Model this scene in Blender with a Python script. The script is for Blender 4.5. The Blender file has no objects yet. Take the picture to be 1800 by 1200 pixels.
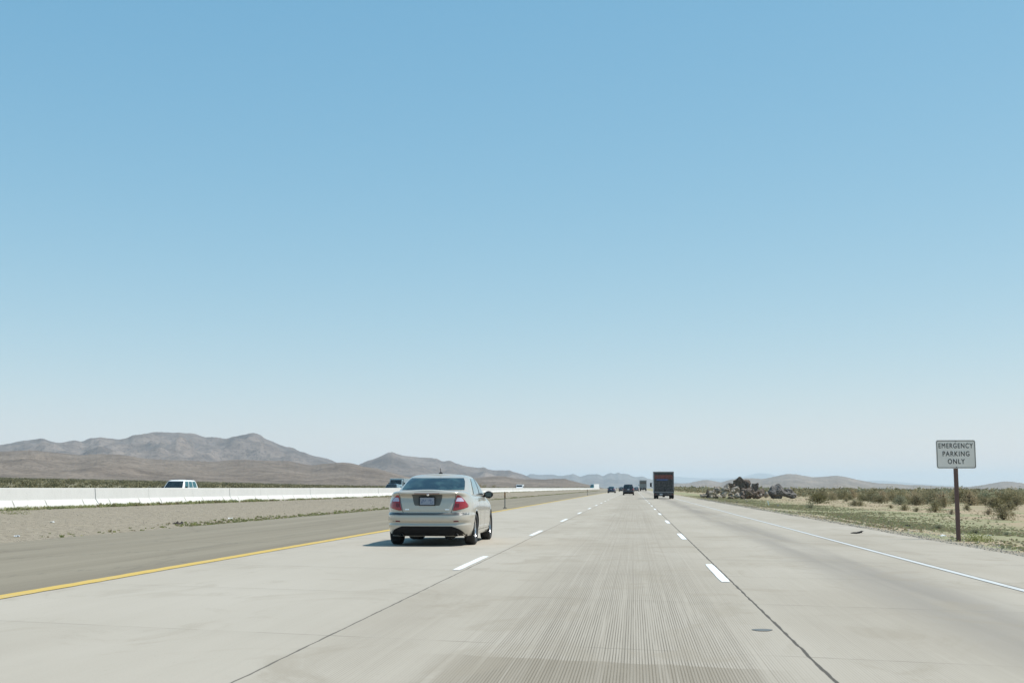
import bpy, math, random
from mathutils import Vector, Matrix, noise
R = math.radians
S = bpy.context.scene
COL = S.collection
random.seed(7)

# ------------------------------------------------------------------ camera
CAM_H = 1.2
F_PX = 2200.0
YAW, PITCH = R(5.544), R(6.663)
cd = bpy.data.cameras.new("camera")
cam = bpy.data.objects.new("camera", cd)
COL.objects.link(cam)
cam.location = (0, 0, CAM_H)
cam.rotation_euler = (R(90) + PITCH, 0, YAW)
cd.sensor_fit = 'HORIZONTAL'
cd.sensor_width = 36
cd.lens = 44
cd.clip_start = 0.1
cd.clip_end = 200000
S.camera = cam
CM = cam.rotation_euler.to_matrix()

# ------------------------------------------------------------------ world, sun, exposure
SUN_EL, SUN_AZ = R(60), R(84)
w = bpy.data.worlds.new("World")
S.world = w
w.use_nodes = True
wn = w.node_tree
bg = wn.nodes["Background"]
sky = wn.nodes.new("ShaderNodeTexSky")
sky.sky_type = 'NISHITA'
sky.sun_disc = False
sky.sun_elevation = SUN_EL
sky.sun_rotation = SUN_AZ
sky.altitude = 600
sky.air_density = 1.0
sky.dust_density = 0.4
sky.ozone_density = 0.0
# the camera's response to the blue of this desert sky, per channel
_sp = wn.nodes.new('ShaderNodeSeparateColor'); _cb = wn.nodes.new('ShaderNodeCombineColor')
wn.links.new(sky.outputs[0], _sp.inputs[0])
_K = 0.12*1.189
for _i, (_a, _g) in enumerate(((.795, .97), (.77, .55), (.80, .36))):
    _p = wn.nodes.new('ShaderNodeMath'); _p.operation = 'POWER'; _p.inputs[1].default_value = _g
    _m = wn.nodes.new('ShaderNodeMath'); _m.operation = 'MULTIPLY'; _m.inputs[1].default_value = _a*_K**(_g - 1)
    wn.links.new(_sp.outputs[_i], _p.inputs[0]); wn.links.new(_p.outputs[0], _m.inputs[0])
    wn.links.new(_m.outputs[0], _cb.inputs[_i])
wn.links.new(_cb.outputs[0], bg.inputs[0])
bg.inputs[1].default_value = 0.12
sd = bpy.data.lights.new("sun", 'SUN')
sd.energy = 4.2
sd.angle = R(0.5)
sd.color = (1.0, 0.95, 0.875)
sun = bpy.data.objects.new("sun", sd)
COL.objects.link(sun)
SV = Vector((math.sin(SUN_AZ) * math.cos(SUN_EL), math.cos(SUN_AZ) * math.cos(SUN_EL), math.sin(SUN_EL)))
sun.rotation_euler = SV.to_track_quat('Z', 'Y').to_euler()
sun.location = (0, 0, 50)
S.view_settings.view_transform = 'Standard'
S.view_settings.look = 'None'
S.view_settings.gamma = 1
S.view_settings.exposure = 0.25
S.render.engine = 'CYCLES'
S.cycles.max_bounces = 6
S.cycles.volume_bounces = 2
S.cycles.transparent_max_bounces = 8

# ------------------------------------------------------------------ helpers
def ray(px, py):
    return (CM @ Vector((px - 900, 600 - py, -F_PX))).normalized()

def az_el(px, py):
    d = ray(px, py)
    return math.atan2(d.x, d.y), math.atan2(d.z, math.hypot(d.x, d.y))

def ground_at(px, py, z=0.0):
    d = ray(px, py)
    k = (z - CAM_H) / d.z
    return d.x * k, d.y * k

def at_y(px, py, Y):
    d = ray(px, py)
    k = Y / d.y
    return d.x * k, CAM_H + d.z * k

def lerp(a, b, t): return a + (b - a) * t
def sm(a, b, x):
    t = min(1, max(0, (x - a) / (b - a)))
    return t * t * (3 - 2 * t)

def crv(tab, x):
    """smooth interpolation of a table"""
    n = len(tab)
    if x <= tab[0][0]: return tab[0][1]
    if x >= tab[-1][0]: return tab[-1][1]
    for i in range(n - 1):
        if x <= tab[i + 1][0]: break
    x0, y0 = tab[i]; x1, y1 = tab[i + 1]
    d = (y1 - y0) / (x1 - x0)
    def slope(k):
        if k <= 0 or k >= n - 1: return None
        a = (tab[k][1] - tab[k - 1][1]) / (tab[k][0] - tab[k - 1][0])
        b = (tab[k + 1][1] - tab[k][1]) / (tab[k + 1][0] - tab[k][0])
        if a * b <= 0: return 0.0
        return 2 * a * b / (a + b)
    m0 = slope(i); m1 = slope(i + 1)
    m0 = d if m0 is None else m0
    m1 = d if m1 is None else m1
    h = x1 - x0; t = (x - x0) / h
    return (2*t**3 - 3*t*t + 1)*y0 + (t**3 - 2*t*t + t)*h*m0 + (-2*t**3 + 3*t*t)*y1 + (t**3 - t*t)*h*m1

class MB:
    """collects faces, then links them as ONE mesh object"""
    def __init__(s): s.v = []; s.f = []; s.m = []
    def quadgrid(s, rows, mi=0, flip=False, close=False):
        b = len(s.v); nc = len(rows[0])
        for r in rows: s.v += [tuple(p) for p in r]
        for i in range(len(rows) - 1):
            for j in range(nc if close else nc - 1):
                k = (j + 1) % nc
                q = (b + i*nc + j, b + i*nc + k, b + (i+1)*nc + k, b + (i+1)*nc + j)
                s.f.append(q[::-1] if flip else q); s.m.append(mi)
        return s
    def box(s, c, d, rot=None, mi=0, taper=1.0):
        b = len(s.v)
        M = rot if rot else Matrix.Identity(3)
        for z in (-.5, .5):
            k = taper if z > 0 else 1.0
            for x, y in ((-.5, -.5), (.5, -.5), (.5, .5), (-.5, .5)):
                s.v.append(tuple(Vector(c) + M @ Vector((x*d[0]*k, y*d[1]*k, z*d[2]))))
        for q in ((0,3,2,1),(4,5,6,7),(0,1,5,4),(1,2,6,5),(2,3,7,6),(3,0,4,7)):
            s.f.append(tuple(b + i for i in q)); s.m.append(mi)
        return s
    def lathe(s, prof, c, axis='x', n=28, mi=0):
        """prof: list of (radius, offset along axis)"""
        b = len(s.v); m = len(prof)
        for i in range(n):
            a = 2*math.pi*i/n
            for r, o in prof:
                p = {'x': (o, r*math.cos(a), r*math.sin(a)), 'z': (r*math.cos(a), r*math.sin(a), o),
                     'y': (r*math.cos(a), o, r*math.sin(a))}[axis]
                s.v.append((c[0]+p[0], c[1]+p[1], c[2]+p[2]))
        for i in range(n):
            k = (i + 1) % n
            for j in range(m - 1):
                s.f.append((b+i*m+j, b+k*m+j, b+k*m+j+1, b+i*m+j+1)); s.m.append(mi)
        return s
    def tube(s, pts, rad, n=6, mi=0):
        rows = []
        for i, p in enumerate(pts):
            p = Vector(p)
            t = (Vector(pts[min(i+1, len(pts)-1)]) - Vector(pts[max(i-1, 0)])).normalized()
            u = t.orthogonal().normalized(); v = t.cross(u)
            r = rad[i] if isinstance(rad, (list, tuple)) else rad
            rows.append([tuple(p + u*math.cos(2*math.pi*k/n)*r + v*math.sin(2*math.pi*k/n)*r) for k in range(n)])
        return s.quadgrid(rows, mi, close=True)
    def mesh(s, name, mats, smooth=False):
        me = bpy.data.meshes.new(name)
        me.from_pydata(s.v, [], s.f)
        for m in (mats if isinstance(mats, (list, tuple)) else [mats]): me.materials.append(m)
        if len(me.materials) > 1: me.polygons.foreach_set('material_index', s.m)
        if smooth: me.polygons.foreach_set('use_smooth', [True]*len(me.polygons))
        me.update()
        return me
    def build(s, name, mats, parent=None, smooth=False, bevel=0, normals=False):
        me = s.mesh(name, mats, smooth)
        if normals:
            import bmesh
            bm = bmesh.new(); bm.from_mesh(me)
            bmesh.ops.remove_doubles(bm, verts=bm.verts, dist=1e-4)
            bmesh.ops.recalc_face_normals(bm, faces=bm.faces)
            bm.to_mesh(me); bm.free()
        o = bpy.data.objects.new(name, me)
        COL.objects.link(o)
        if parent: o.parent = parent
        if bevel:
            b = o.modifiers.new('bevel', 'BEVEL'); b.width = bevel; b.segments = 2; b.limit_method = 'ANGLE'
        return o

def empty(name, loc, rz=0):
    o = bpy.data.objects.new(name, None); COL.objects.link(o)
    o.location = loc; o.rotation_euler = (0, 0, rz); o.empty_display_size = 0.2
    return o
def tag(o, label=None, cat=None, group=None, kind=None):
    if label: o['label'] = label
    if cat: o['category'] = cat
    if group: o['group'] = group
    if kind: o['kind'] = kind
    return o

# ------------------------------------------------------------------ materials
class NT:
    def __init__(s, name):
        s.mat = bpy.data.materials.new(name); s.mat.use_nodes = True
        s.t = s.mat.node_tree; s.p = s.t.nodes['Principled BSDF']
        s.co = s.t.nodes.new('ShaderNodeTexCoord')
    def put(s, inp, v):
        if isinstance(v, (int, float)): inp.default_value = v
        elif isinstance(v, (tuple, list)):
            inp.default_value = tuple(v) + ((1,) if len(v) == 3 and inp.type == 'RGBA' else ())
        elif v is not None: s.t.links.new(v, inp)
    def math(s, op, a, b=None, c=None, clamp=False):
        n = s.t.nodes.new('ShaderNodeMath'); n.operation = op; n.use_clamp = clamp
        s.put(n.inputs[0], a); s.put(n.inputs[1], b)
        if c is not None: s.put(n.inputs[2], c)
        return n.outputs[0]
    def mix(s, f, a, b, mode='MIX'):
        n = s.t.nodes.new('ShaderNodeMixRGB'); n.blend_type = mode
        s.put(n.inputs[0], f); s.put(n.inputs[1], a); s.put(n.inputs[2], b)
        return n.outputs[0]
    def obj(s): return s.co.outputs['Object']
    def xyz(s, v=None):
        n = s.t.nodes.new('ShaderNodeSeparateXYZ'); s.put(n.inputs[0], v or s.obj()); return n.outputs
    def vec(s, x, y, z=0.0):
        n = s.t.nodes.new('ShaderNodeCombineXYZ')
        s.put(n.inputs[0], x); s.put(n.inputs[1], y); s.put(n.inputs[2], z); return n.outputs[0]
    def scale(s, k, v=None):
        n = s.t.nodes.new('ShaderNodeMapping'); n.inputs['Scale'].default_value = k
        s.put(n.inputs[0], v or s.obj()); return n.outputs[0]
    def noise(s, sc, vec=None, det=4, rough=.55, dist=0):
        n = s.t.nodes.new('ShaderNodeTexNoise'); s.put(n.inputs['Vector'], vec or s.obj())
        n.inputs['Scale'].default_value = sc; n.inputs['Detail'].default_value = det
        n.inputs['Roughness'].default_value = rough; n.inputs['Distortion'].default_value = dist
        return n.outputs[0]
    def white(s, vec):
        n = s.t.nodes.new('ShaderNodeTexWhiteNoise'); n.noise_dimensions = '3D'; s.put(n.inputs[0], vec); return n.outputs[0]
    def ramp(s, f, stops, interp='LINEAR'):
        n = s.t.nodes.new('ShaderNodeValToRGB'); s.put(n.inputs[0], f)
        cr = n.color_ramp; cr.interpolation = interp
        while len(cr.elements) < len(stops): cr.elements.new(0.5)
        for e, (p, c) in zip(cr.elements, stops):
            e.position = p
            e.color = (c, c, c, 1) if isinstance(c, (int, float)) else tuple(c) + (1,)
        return n.outputs[0]
    def rng(s, v, a, b, c=0.0, d=1.0, smooth=True):
        n = s.t.nodes.new('ShaderNodeMapRange'); n.interpolation_type = 'SMOOTHSTEP' if smooth else 'LINEAR'
        s.put(n.inputs[0], v)
        n.inputs[1].default_value = a; n.inputs[2].default_value = b
        n.inputs[3].default_value = c; n.inputs[4].default_value = d
        return n.outputs[0]
    def band(s, x, lo, hi, soft):
        return s.math('MULTIPLY', s.rng(x, lo - soft, lo + soft), s.rng(x, hi - soft, hi + soft, 1, 0))
    def bump(s, h, strength=.3, dist=.02):
        n = s.t.nodes.new('ShaderNodeBump'); s.put(n.inputs['Height'], h)
        n.inputs['Strength'].default_value = strength; n.inputs['Distance'].default_value = dist
        s.t.links.new(n.outputs[0], s.p.inputs['Normal'])
    def out(s, col, rough=.8, metal=0, spec=.5, coat=0):
        s.put(s.p.inputs['Base Color'], col); s.put(s.p.inputs['Roughness'], rough)
        s.put(s.p.inputs['Metallic'], metal); s.p.inputs['Specular IOR Level'].default_value = spec
        s.p.inputs['Coat Weight'].default_value = coat; s.p.inputs['Coat Roughness'].default_value = .05
        return s.mat

def simple(name, col, rough=.6, metal=0, var=.12, sc=6, spec=.5, coat=0):
    n = NT(name)
    f = n.noise(sc, det=3)
    c = n.mix(f, tuple(k*(1 - var) for k in col), tuple(min(1, k*(1 + var)) for k in col))
    return n.out(c, rough, metal, spec, coat)

def paint(name, col, metal=.3, rough=.32, dust=.12):
    n = NT(name)
    z = n.xyz()[2]
    f = n.noise(5, det=4)
    dirt = n.math('MULTIPLY', n.rng(z, .2, .75, 1, 0), n.math('MULTIPLY', f, dust*3))
    c = n.mix(dirt, col, (.30, .26, .20))
    return n.out(c, n.math('ADD', n.math('MULTIPLY', f, .12), rough - .05), metal, .5, .6)

def mat_concrete():
    n = NT('concrete_pavement')
    X, Y, Z = n.xyz()
    # broad mottling, drawn out along the travel direction
    big = n.noise(1.0, n.vec(n.math('MULTIPLY', X, .5), n.math('MULTIPLY', Y, .12)), 5, .55)
    streak = n.noise(1.0, n.vec(n.math('MULTIPLY', X, 5.5), n.math('MULTIPLY', Y, .05)), 4, .6)
    fine = n.noise(55, det=3, rough=.7)
    col = n.ramp(big, [(.32, (.395, .372, .328)), (.5, (.47, .452, .41)), (.66, (.53, .515, .48))])
    col = n.mix(.32, col, n.mix(streak, (.40, .385, .35), (.55, .535, .495)))
    # slabs with skewed transverse joints
    lane = n.math('FLOOR', n.math('DIVIDE', n.math('ADD', X, 2.5), 3.7))
    ys = n.math('DIVIDE', n.math('ADD', n.math('ADD', Y, n.math('MULTIPLY', X, .26)), .75), 4.15)
    slab = n.math('FLOOR', ys)
    tone = n.white(n.vec(lane, slab, 3.0))
    col = n.mix(n.math('MULTIPLY', tone, .17), col, (.37, .345, .29))
    fr = n.math('FRACT', ys)
    wob = n.math('MULTIPLY', n.math('SUBTRACT', n.noise(7, det=2), .5), .008)
    jd = n.math('ABSOLUTE', n.math('ADD', n.math('SUBTRACT', fr, .5), wob))
    jl = n.rng(jd, .0022, .0046, 1, 0)
    jn = n.rng(n.noise(1.3, det=2), .42, .62)
    col = n.mix(n.math('MULTIPLY', jl, n.math('ADD', n.math('MULTIPLY', jn, .6), .12)), col, (.16, .15, .13))
    # stain on one side of the joint
    st = n.math('MULTIPLY', n.rng(fr, .36, .5), n.rng(fr, .5, .505, 1, 0))
    col = n.mix(n.math('MULTIPLY', st, n.math('MULTIPLY', tone, .18)), col, (.25, .235, .2))
    # ground grooves along the middle lane
    gx = n.math('ADD', X, n.math('MULTIPLY', n.noise(.3, det=2), .012))
    g1 = n.math('SINE', n.math('MULTIPLY', gx, 2*math.pi/.021))
    g1 = n.rng(g1, -.1, .9)
    gm = n.noise(1.0, n.vec(n.math('MULTIPLY', X, 9), n.math('MULTIPLY', Y, .10)), 3, .7)
    gl = n.noise(1.0, n.vec(n.math('MULTIPLY', X, 48), n.math('MULTIPLY', Y, .35)), 3, .75)
    gm = n.rng(gm, .30, .52)
    cen = n.band(X, -1.15, .85, .5)
    rl = n.math('MULTIPLY', n.band(X, 1.3, 3.4, .3), .22)
    lw = n.math('MULTIPLY', n.band(X, -2.4, -1.6, .3), .25)
    area = n.math('ADD', cen, n.math('ADD', rl, lw))
    near = n.rng(Y, 7.5, 26, 1.0, .22)
    g = n.math('MULTIPLY', n.math('MULTIPLY', g1, n.math('MULTIPLY', n.rng(gl, .26, .52), gm)), n.math('MULTIPLY', area, near))
    col = n.mix(n.math('MULTIPLY', g, .95, clamp=True), col, (.10, .09, .07))
    # wider stray scores
    sc = n.noise(1.0, n.vec(n.math('MULTIPLY', X, 30), n.math('MULTIPLY', Y, .02)), 2, .5)
    scm = n.math('MULTIPLY', n.rng(sc, .60, .70), n.math('MULTIPLY', area, .16))
    col = n.mix(scm, col, (.2, .19, .165))
    # long rubber and scrape streaks that carry on up the lane
    ls = n.noise(1.0, n.vec(n.math('MULTIPLY', X, 24), n.math('MULTIPLY', Y, .03)), 3, .7)
    lsm = n.math('ADD', n.math('MULTIPLY', cen, .26), .035)
    col = n.mix(n.math('MULTIPLY', n.rng(ls, .54, .66), lsm), col, (.17, .155, .13))
    col = n.mix(n.math('MULTIPLY', n.rng(ls, .34, .46, 1, 0), lsm), col, (.62, .60, .56))
    # polished, darker middle of the centre lane, oily middle of the right lane
    col = n.mix(n.math('MULTIPLY', cen, .16), col, (.27, .25, .215))
    on = n.rng(n.noise(1.0, n.vec(n.math('MULTIPLY', X, 1.2), n.math('MULTIPLY', Y, .05)), 3), .35, .6)
    rb = n.band(X, 2.75, 3.75, .55)
    col = n.mix(n.math('MULTIPLY', rb, n.math('MULTIPLY', n.math('ADD', on, .45), .50)), col, (.22, .215, .21))
    # brown stained slab nearest the viewer
    edge = n.math('ADD', n.math('ADD', Y, n.math('MULTIPLY', X, .26)), n.math('MULTIPLY', n.noise(3, det=3), .25))
    sp = n.math('MULTIPLY', n.rng(edge, 8.95, 9.03, 1, 0), n.band(X, -1.3, .8, .35))
    col = n.mix(n.math('MULTIPLY', sp, n.math('ADD', .2, n.math('MULTIPLY', n.rng(gm, .2, 1), .3))), col, (.19, .165, .12))
    bl = n.noise(1.0, n.vec(n.math('MULTIPLY', X, .8), n.math('MULTIPLY', Y, .45)), 5, .65, 1.2)
    col = n.mix(n.rng(bl, .50, .66, 0, .50), col, (.33, .305, .255))
    # older, whiter left lane
    col = n.mix(n.math('MULTIPLY', n.rng(X, -2.55, -2.45, 1, 0), .28), col, (.55, .545, .52))
    # lengthwise joints
    wv = n.math('MULTIPLY', n.math('SUBTRACT', n.noise(2.2, det=4), .5), .03)
    for jx, jw, k in ((-2.50, .010, .85), (1.235, .013, 1.0), (4.63, .016, .55), (-6.86, .01, .5)):
        d = n.math('ABSOLUTE', n.math('ADD', n.math('SUBTRACT', X, jx), wv))
        wid = n.rng(n.noise(1.7, det=3), .35, .65, .75, 1.25)
        l = n.rng(n.math('DIVIDE', d, wid), jw*.6, jw*1.3, 1, 0)
        col = n.mix(n.math('MULTIPLY', l, k), col, (.045, .043, .04))
    # specks and small cracks
    sp2 = n.rng(n.noise(17, det=2), .70, .76)
    col = n.mix(n.math('MULTIPLY', sp2, .35), col, (.2, .19, .17))
    col = n.mix(.16, col, n.mix(fine, (.2, .19, .17), (.75, .73, .69)))
    n.bump(n.math('SUBTRACT', fine, n.math('MULTIPLY', g, .8)), .25, .004)
    col = n.mix(1.0, col, (.815, .755, .68), 'MULTIPLY')
    return n.out(col, .85, 0, .2)

def mat_asphalt():
    n = NT('worn_asphalt')
    X, Y, Z = n.xyz()
    s1 = n.noise(1.0, n.vec(n.math('MULTIPLY', X, 1.6), n.math('MULTIPLY', Y, .03)), 4, .6)
    s2 = n.noise(1.0, n.vec(n.math('MULTIPLY', X, 9), n.math('MULTIPLY', Y, .12)), 3, .6)
    fine = n.noise(45, det=3, rough=.75)
    col = n.ramp(s1, [(.33, (.175, .160, .135)), (.5, (.225, .21, .18)), (.66, (.27, .255, .222))])
    col = n.mix(.3, col, n.mix(s2, (.16, .148, .125), (.31, .29, .255)))
    col = n.mix(n.math('MULTIPLY', n.rng(X, -7.7, -7.0), .45), col, (.17, .155, .135))
    # sealed hairline cracks
    cr = n.t.nodes.new('ShaderNodeTexVoronoi'); cr.feature = 'DISTANCE_TO_EDGE'
    n.put(cr.inputs['Vector'], n.vec(n.math('ADD', n.math('MULTIPLY', X, .35), n.math('MULTIPLY', s2, .4)), n.math('MULTIPLY', Y, .12)))
    cr.inputs['Scale'].default_value = 1.0
    col = n.mix(n.math('MULTIPLY', n.rng(cr.outputs[0], .004, .012, 1, 0), .35), col, (.09, .085, .08))
    col = n.mix(.22, col, n.mix(fine, (.08, .075, .065), (.42, .40, .36)))
    n.bump(fine, .4, .006)
    col = n.mix(1.0, col, (1.0, .93, .80), 'MULTIPLY')
    return n.out(col, .9, 0, .2)

def mat_ground():
    n = NT('desert_ground')
    X, Y, Z = n.xyz()
    wig = n.math('MULTIPLY', n.math('SUBTRACT', n.noise(.09, det=4), .5), 5.0)
    Xw = n.math('ADD', X, wig)
    Xs = n.math('ADD', X, n.math('MULTIPLY', wig, .12))
    f1 = n.noise(.22, det=5, rough=.6)
    f2 = n.noise(1.7, det=4, rough=.65)
    f3 = n.noise(16, det=3, rough=.75)
    sand = n.mix(f2, (.31, .24, .16), (.44, .35, .245))
    sand = n.mix(n.math('MULTIPLY', n.rng(n.noise(3.1, det=5, rough=.8), .50, .62), .55), sand, (.20, .195, .115))
    gravel = n.mix(n.noise(9, det=4, rough=.8), (.20, .18, .148), (.36, .335, .29))
    green = n.mix(n.rng(n.noise(2.6, det=5, rough=.75), .35, .65), (.17, .215, .10), (.30, .29, .165))
    scrubc = n.mix(n.rng(n.noise(.6, det=5, rough=.7), .38, .60), (.13, .125, .07), (.25, .22, .14))
    # beyond the near zones: scrub mottled with sand
    dist = n.rng(n.math('ABSOLUTE', X), 18, 60)
    far = n.mix(n.math('MULTIPLY', n.rng(f1, .52, .66), .4), scrubc, sand)
    col = n.mix(dist, n.mix(n.rng(f1, .40, .52), green, sand), far)
    # green strip by the verge, tan wheel track inside it
    gb = n.math('MULTIPLY', n.band(Xw, 8.4, 14.2, 1.3), n.rng(f1, .25, .42))
    col = n.mix(n.math('MULTIPLY', gb, .88), col, green)
    tr = n.math('MULTIPLY', n.band(Xs, 8.15, 8.55, .18), .75)
    col = n.mix(tr, col, sand)
    sb = n.math('MULTIPLY', n.band(Xw, 15.2, 21, 1.6), n.rng(f1, .40, .54))
    col = n.mix(n.math('MULTIPLY', sb, .8), col, sand)
    # gravel shoulder edge
    col = n.mix(n.rng(n.math('ADD', Xs, n.math('MULTIPLY', f2, .7)), 7.55, 8.0, 1, 0), col, gravel)
    # the median and everything between the roads
    medg = n.mix(n.rng(n.noise(6, det=7, rough=.9), .38, .62), (.125, .105, .08), (.36, .325, .265))
    medg = n.mix(n.math('MULTIPLY', n.rng(f2, .45, .7), .35), medg, (.22, .20, .14))
    col = n.mix(n.band(X, -46, -10, 1.0), col, medg)
    olive = n.mix(n.rng(n.noise(.05, det=5, rough=.7), .4, .6), (.10, .095, .045), (.15, .135, .07))
    col = n.mix(n.rng(X, -60, -48, 1, 0), col, olive)
    col = n.mix(.25, col, n.mix(f3, (.08, .07, .05), (.55, .50, .42)))
    col = n.mix(1.0, col, (1.0, .955, .885), 'MULTIPLY')
    n.bump(n.math('ADD', f2, n.math('MULTIPLY', f3, .35)), .5, .05)
    return n.out(col, .95, 0, .2)

def mat_mountain(name, c1, c2, c3, sc):
    n = NT(name)
    a = n.noise(sc, det=8, rough=.62)
    b = n.noise(sc*6, det=6, rough=.7)
    d = n.noise(sc*45, det=3, rough=.8)
    col = n.ramp(a, [(.35, c1), (.52, c2), (.66, c3)])
    col = n.mix(.35, col, n.mix(n.rng(b, .35, .65), tuple(k*.55 for k in c1), tuple(k*1.25 for k in c3)))
    col = n.mix(n.rng(d, .48, .62, 0, .55), col, tuple(k*.42 for k in c1))
    n.bump(n.math('ADD', a, n.math('MULTIPLY', b, .4)), .8, .12/sc*.35)
    return n.out(col, .95, 0, .1)

def mat_leaf(name, c1, c2, c3):
    n = NT(name)
    g = n.t.nodes.new('ShaderNodeNewGeometry')
    oi = n.t.nodes.new('ShaderNodeObjectInfo')
    f = g.outputs['Random Per Island']
    col = n.ramp(f, [(0, c1), (.5, c2), (1, c3)])
    col = n.mix(n.math('MULTIPLY', oi.outputs['Random'], .45), col, (.24, .20, .13))
    n.p.inputs['Transmission Weight'].default_value = 0
    m = n.out(col, .7, 0, .15)
    # thin leaves let part of the sunlight through
    tr = n.t.nodes.new('ShaderNodeBsdfTranslucent'); n.put(tr.inputs[0], col)
    mx = n.t.nodes.new('ShaderNodeMixShader'); mx.inputs[0].default_value = .45
    n.t.links.new(n.p.outputs[0], mx.inputs[1]); n.t.links.new(tr.outputs[0], mx.inputs[2])
    n.t.links.new(mx.outputs[0], n.t.nodes['Material Output'].inputs['Surface'])
    return m

M = {}
M['concrete'] = mat_concrete()
M['asphalt'] = mat_asphalt()
M['ground'] = mat_ground()
M['barrier'] = None
M['leaf'] = mat_leaf('olive_foliage', (.18, .16, .08), (.28, .25, .135), (.39, .35, .21))
M['leaf_green'] = mat_leaf('fresh_green_foliage', (.24, .28, .12), (.34, .37, .18), (.44, .44, .23))
M['leaf_dark'] = mat_leaf('dull_olive_foliage', (.09, .085, .035), (.135, .125, .055), (.19, .17, .085))
M['leaf_dry'] = mat_leaf('dry_foliage', (.26, .20, .12), (.40, .32, .20), (.52, .44, .30))
M['leaf_sage'] = mat_leaf('grey_green_foliage', (.22, .24, .15), (.30, .32, .21), (.39, .40, .28))
M['leaf_lime'] = mat_leaf('lime_green_foliage', (.16, .22, .04), (.25, .31, .07), (.36, .40, .12))
M['stem'] = simple('twig_bark', (.12, .085, .06), .9)
M['tyre'] = simple('tyre_rubber', (.022, .022, .023), .85)
M['rim'] = simple('alloy_rim', (.62, .63, .65), .25, .9)
M['black'] = simple('black_plastic', (.012, .012, .013), .7, 0, .12, 6, .15)
M['under'] = simple('dark_underbody', (.012, .012, .012), .8)
M['steel'] = simple('dull_steel', (.25, .24, .23), .45, .8)
M['chrome'] = simple('chrome', (.8, .8, .82), .12, 1)
M['seam'] = simple('panel_gap', (.02, .02, .02), .8)
M['light_red'] = simple('red_lamp_lens', (.30, .008, .015), .18, 0, .25, 30, .6, .5)
M['light_dark_red'] = simple('dark_red_lamp_lens', (.13, .012, .02), .2, 0, .25, 30)
M['light_white'] = simple('clear_lamp_lens', (.50, .44, .56), .15, 0, .1, 30, .6, .5)
M['amber'] = simple('amber_reflector', (.36, .16, .04), .4)
M['white_paint'] = simple('white_vehicle_paint', (.78, .78, .77), .35, 0, .05, 3, .5, .4)
def glassmat(name, c1, c2, sc=3.0, rough=.05):
    n = NT(name)
    f = n.noise(sc, det=2, dist=.6)
    return n.out(n.mix(n.rng(f, .42, .62), c1, c2), rough, 0, .55, .3)
M['glass'] = glassmat('tinted_window_glass', (.008, .014, .018), (.035, .065, .065))
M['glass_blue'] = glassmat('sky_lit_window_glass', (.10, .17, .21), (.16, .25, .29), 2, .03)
M['glass_dark'] = glassmat('dark_window_glass', (.008, .012, .013), (.02, .03, .03))
def roadpaint(name, c, worn):
    n = NT(name)
    X, Y, Z = n.xyz()
    f = n.noise(22, det=4, rough=.7)
    g = n.noise(1, n.vec(n.math('MULTIPLY', X, 8), n.math('MULTIPLY', Y, .7)), 4, .6)
    col = n.mix(n.rng(n.math('ADD', n.math('MULTIPLY', f, .5), n.math('MULTIPLY', g, .5)), .53, .66, 0, worn), c, (.40, .375, .32))
    return n.out(col, .7, 0, .3)
M['line_white'] = roadpaint('white_road_paint', (.72, .73, .72), .45)
M['edge_white'] = roadpaint('worn_white_road_paint', (.54, .55, .54), .95)
M['line_yellow'] = roadpaint('yellow_road_paint', (.56, .385, .095), .7)

# ------------------------------------------------------------------ terrain
def slope(az):
    return crv([(R(-60), .016), (R(-27), .0078), (R(-20), .0050), (R(-14), .0022), (R(-8), .0003), (R(0), -.0010),
                (R(5), -.0026), (R(12), -.0036), (R(17), -.0044), (R(40), -.005), (R(75), -.003)], az)

def terrain(x, y):
    r = math.hypot(x, y)
    az = math.atan2(x, y)
    if abs(az) > R(75): az = math.copysign(R(75), az)
    # distance from the road corridor
    d = max(0, x - 7, -48 - x)
    b = sm(0, 150, d)
    z = slope(az) * max(0, min(r, 4200) - 140) * b
    # local profile across the corridor
    prof = crv([(-75, -.05), (-46, -.05), (-44.5, .02), (-30.5, .02), (-28.5, .1), (-24.6, .37), (-22.3, .38), (-18, .22), (-14.3, -.02),
                (-13.6, -.06), (6.2, -.06), (6.75, -.035), (8, -.06), (12, -.18), (20, -.2), (60, -.1)], x)
    z += prof
    if x > 7.2 and r < 900:
        k = sm(7.2, 14, x)
        z += k*(.10*noise.noise(Vector((x*.11, y*.06, 1))) + .05*noise.noise(Vector((x*.5, y*.4, 4))))
    if -22 < x < -14.5:
        z += .035*noise.noise(Vector((x*.7, y*.5, 9)))
    return z

def axis_lines(segs):
    out = []
    for a, b, st in segs:
        x = a
        while x < b - 1e-6:
            out.append(x); x += st
    out.append(segs[-1][1])
    return out
def geo(a, b, k):
    o = [a]
    while o[-1] < b: o.append(o[-1]*k)
    return o
xs = [-v for v in geo(80, 70000, 1.16)][::-1] + axis_lines([(-78, -48, 3), (-48, -28, 1), (-28, -13, .5), (-13, 6, 3), (6, 24, .6), (24, 80, 1.6)])[:-1] + geo(80, 70000, 1.16)
ys = [-v for v in geo(60, 70000, 1.5)][::-1] + axis_lines([(-55, 10, 5), (10, 130, 1.3), (130, 300, 3)])[:-1] + geo(300, 70000, 1.07)
g = MB()
g.quadgrid([[(x, y, terrain(x, y)) for x in xs] for y in ys])
tag(g.build('ground', M['ground'], smooth=True), kind='structure')

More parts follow.
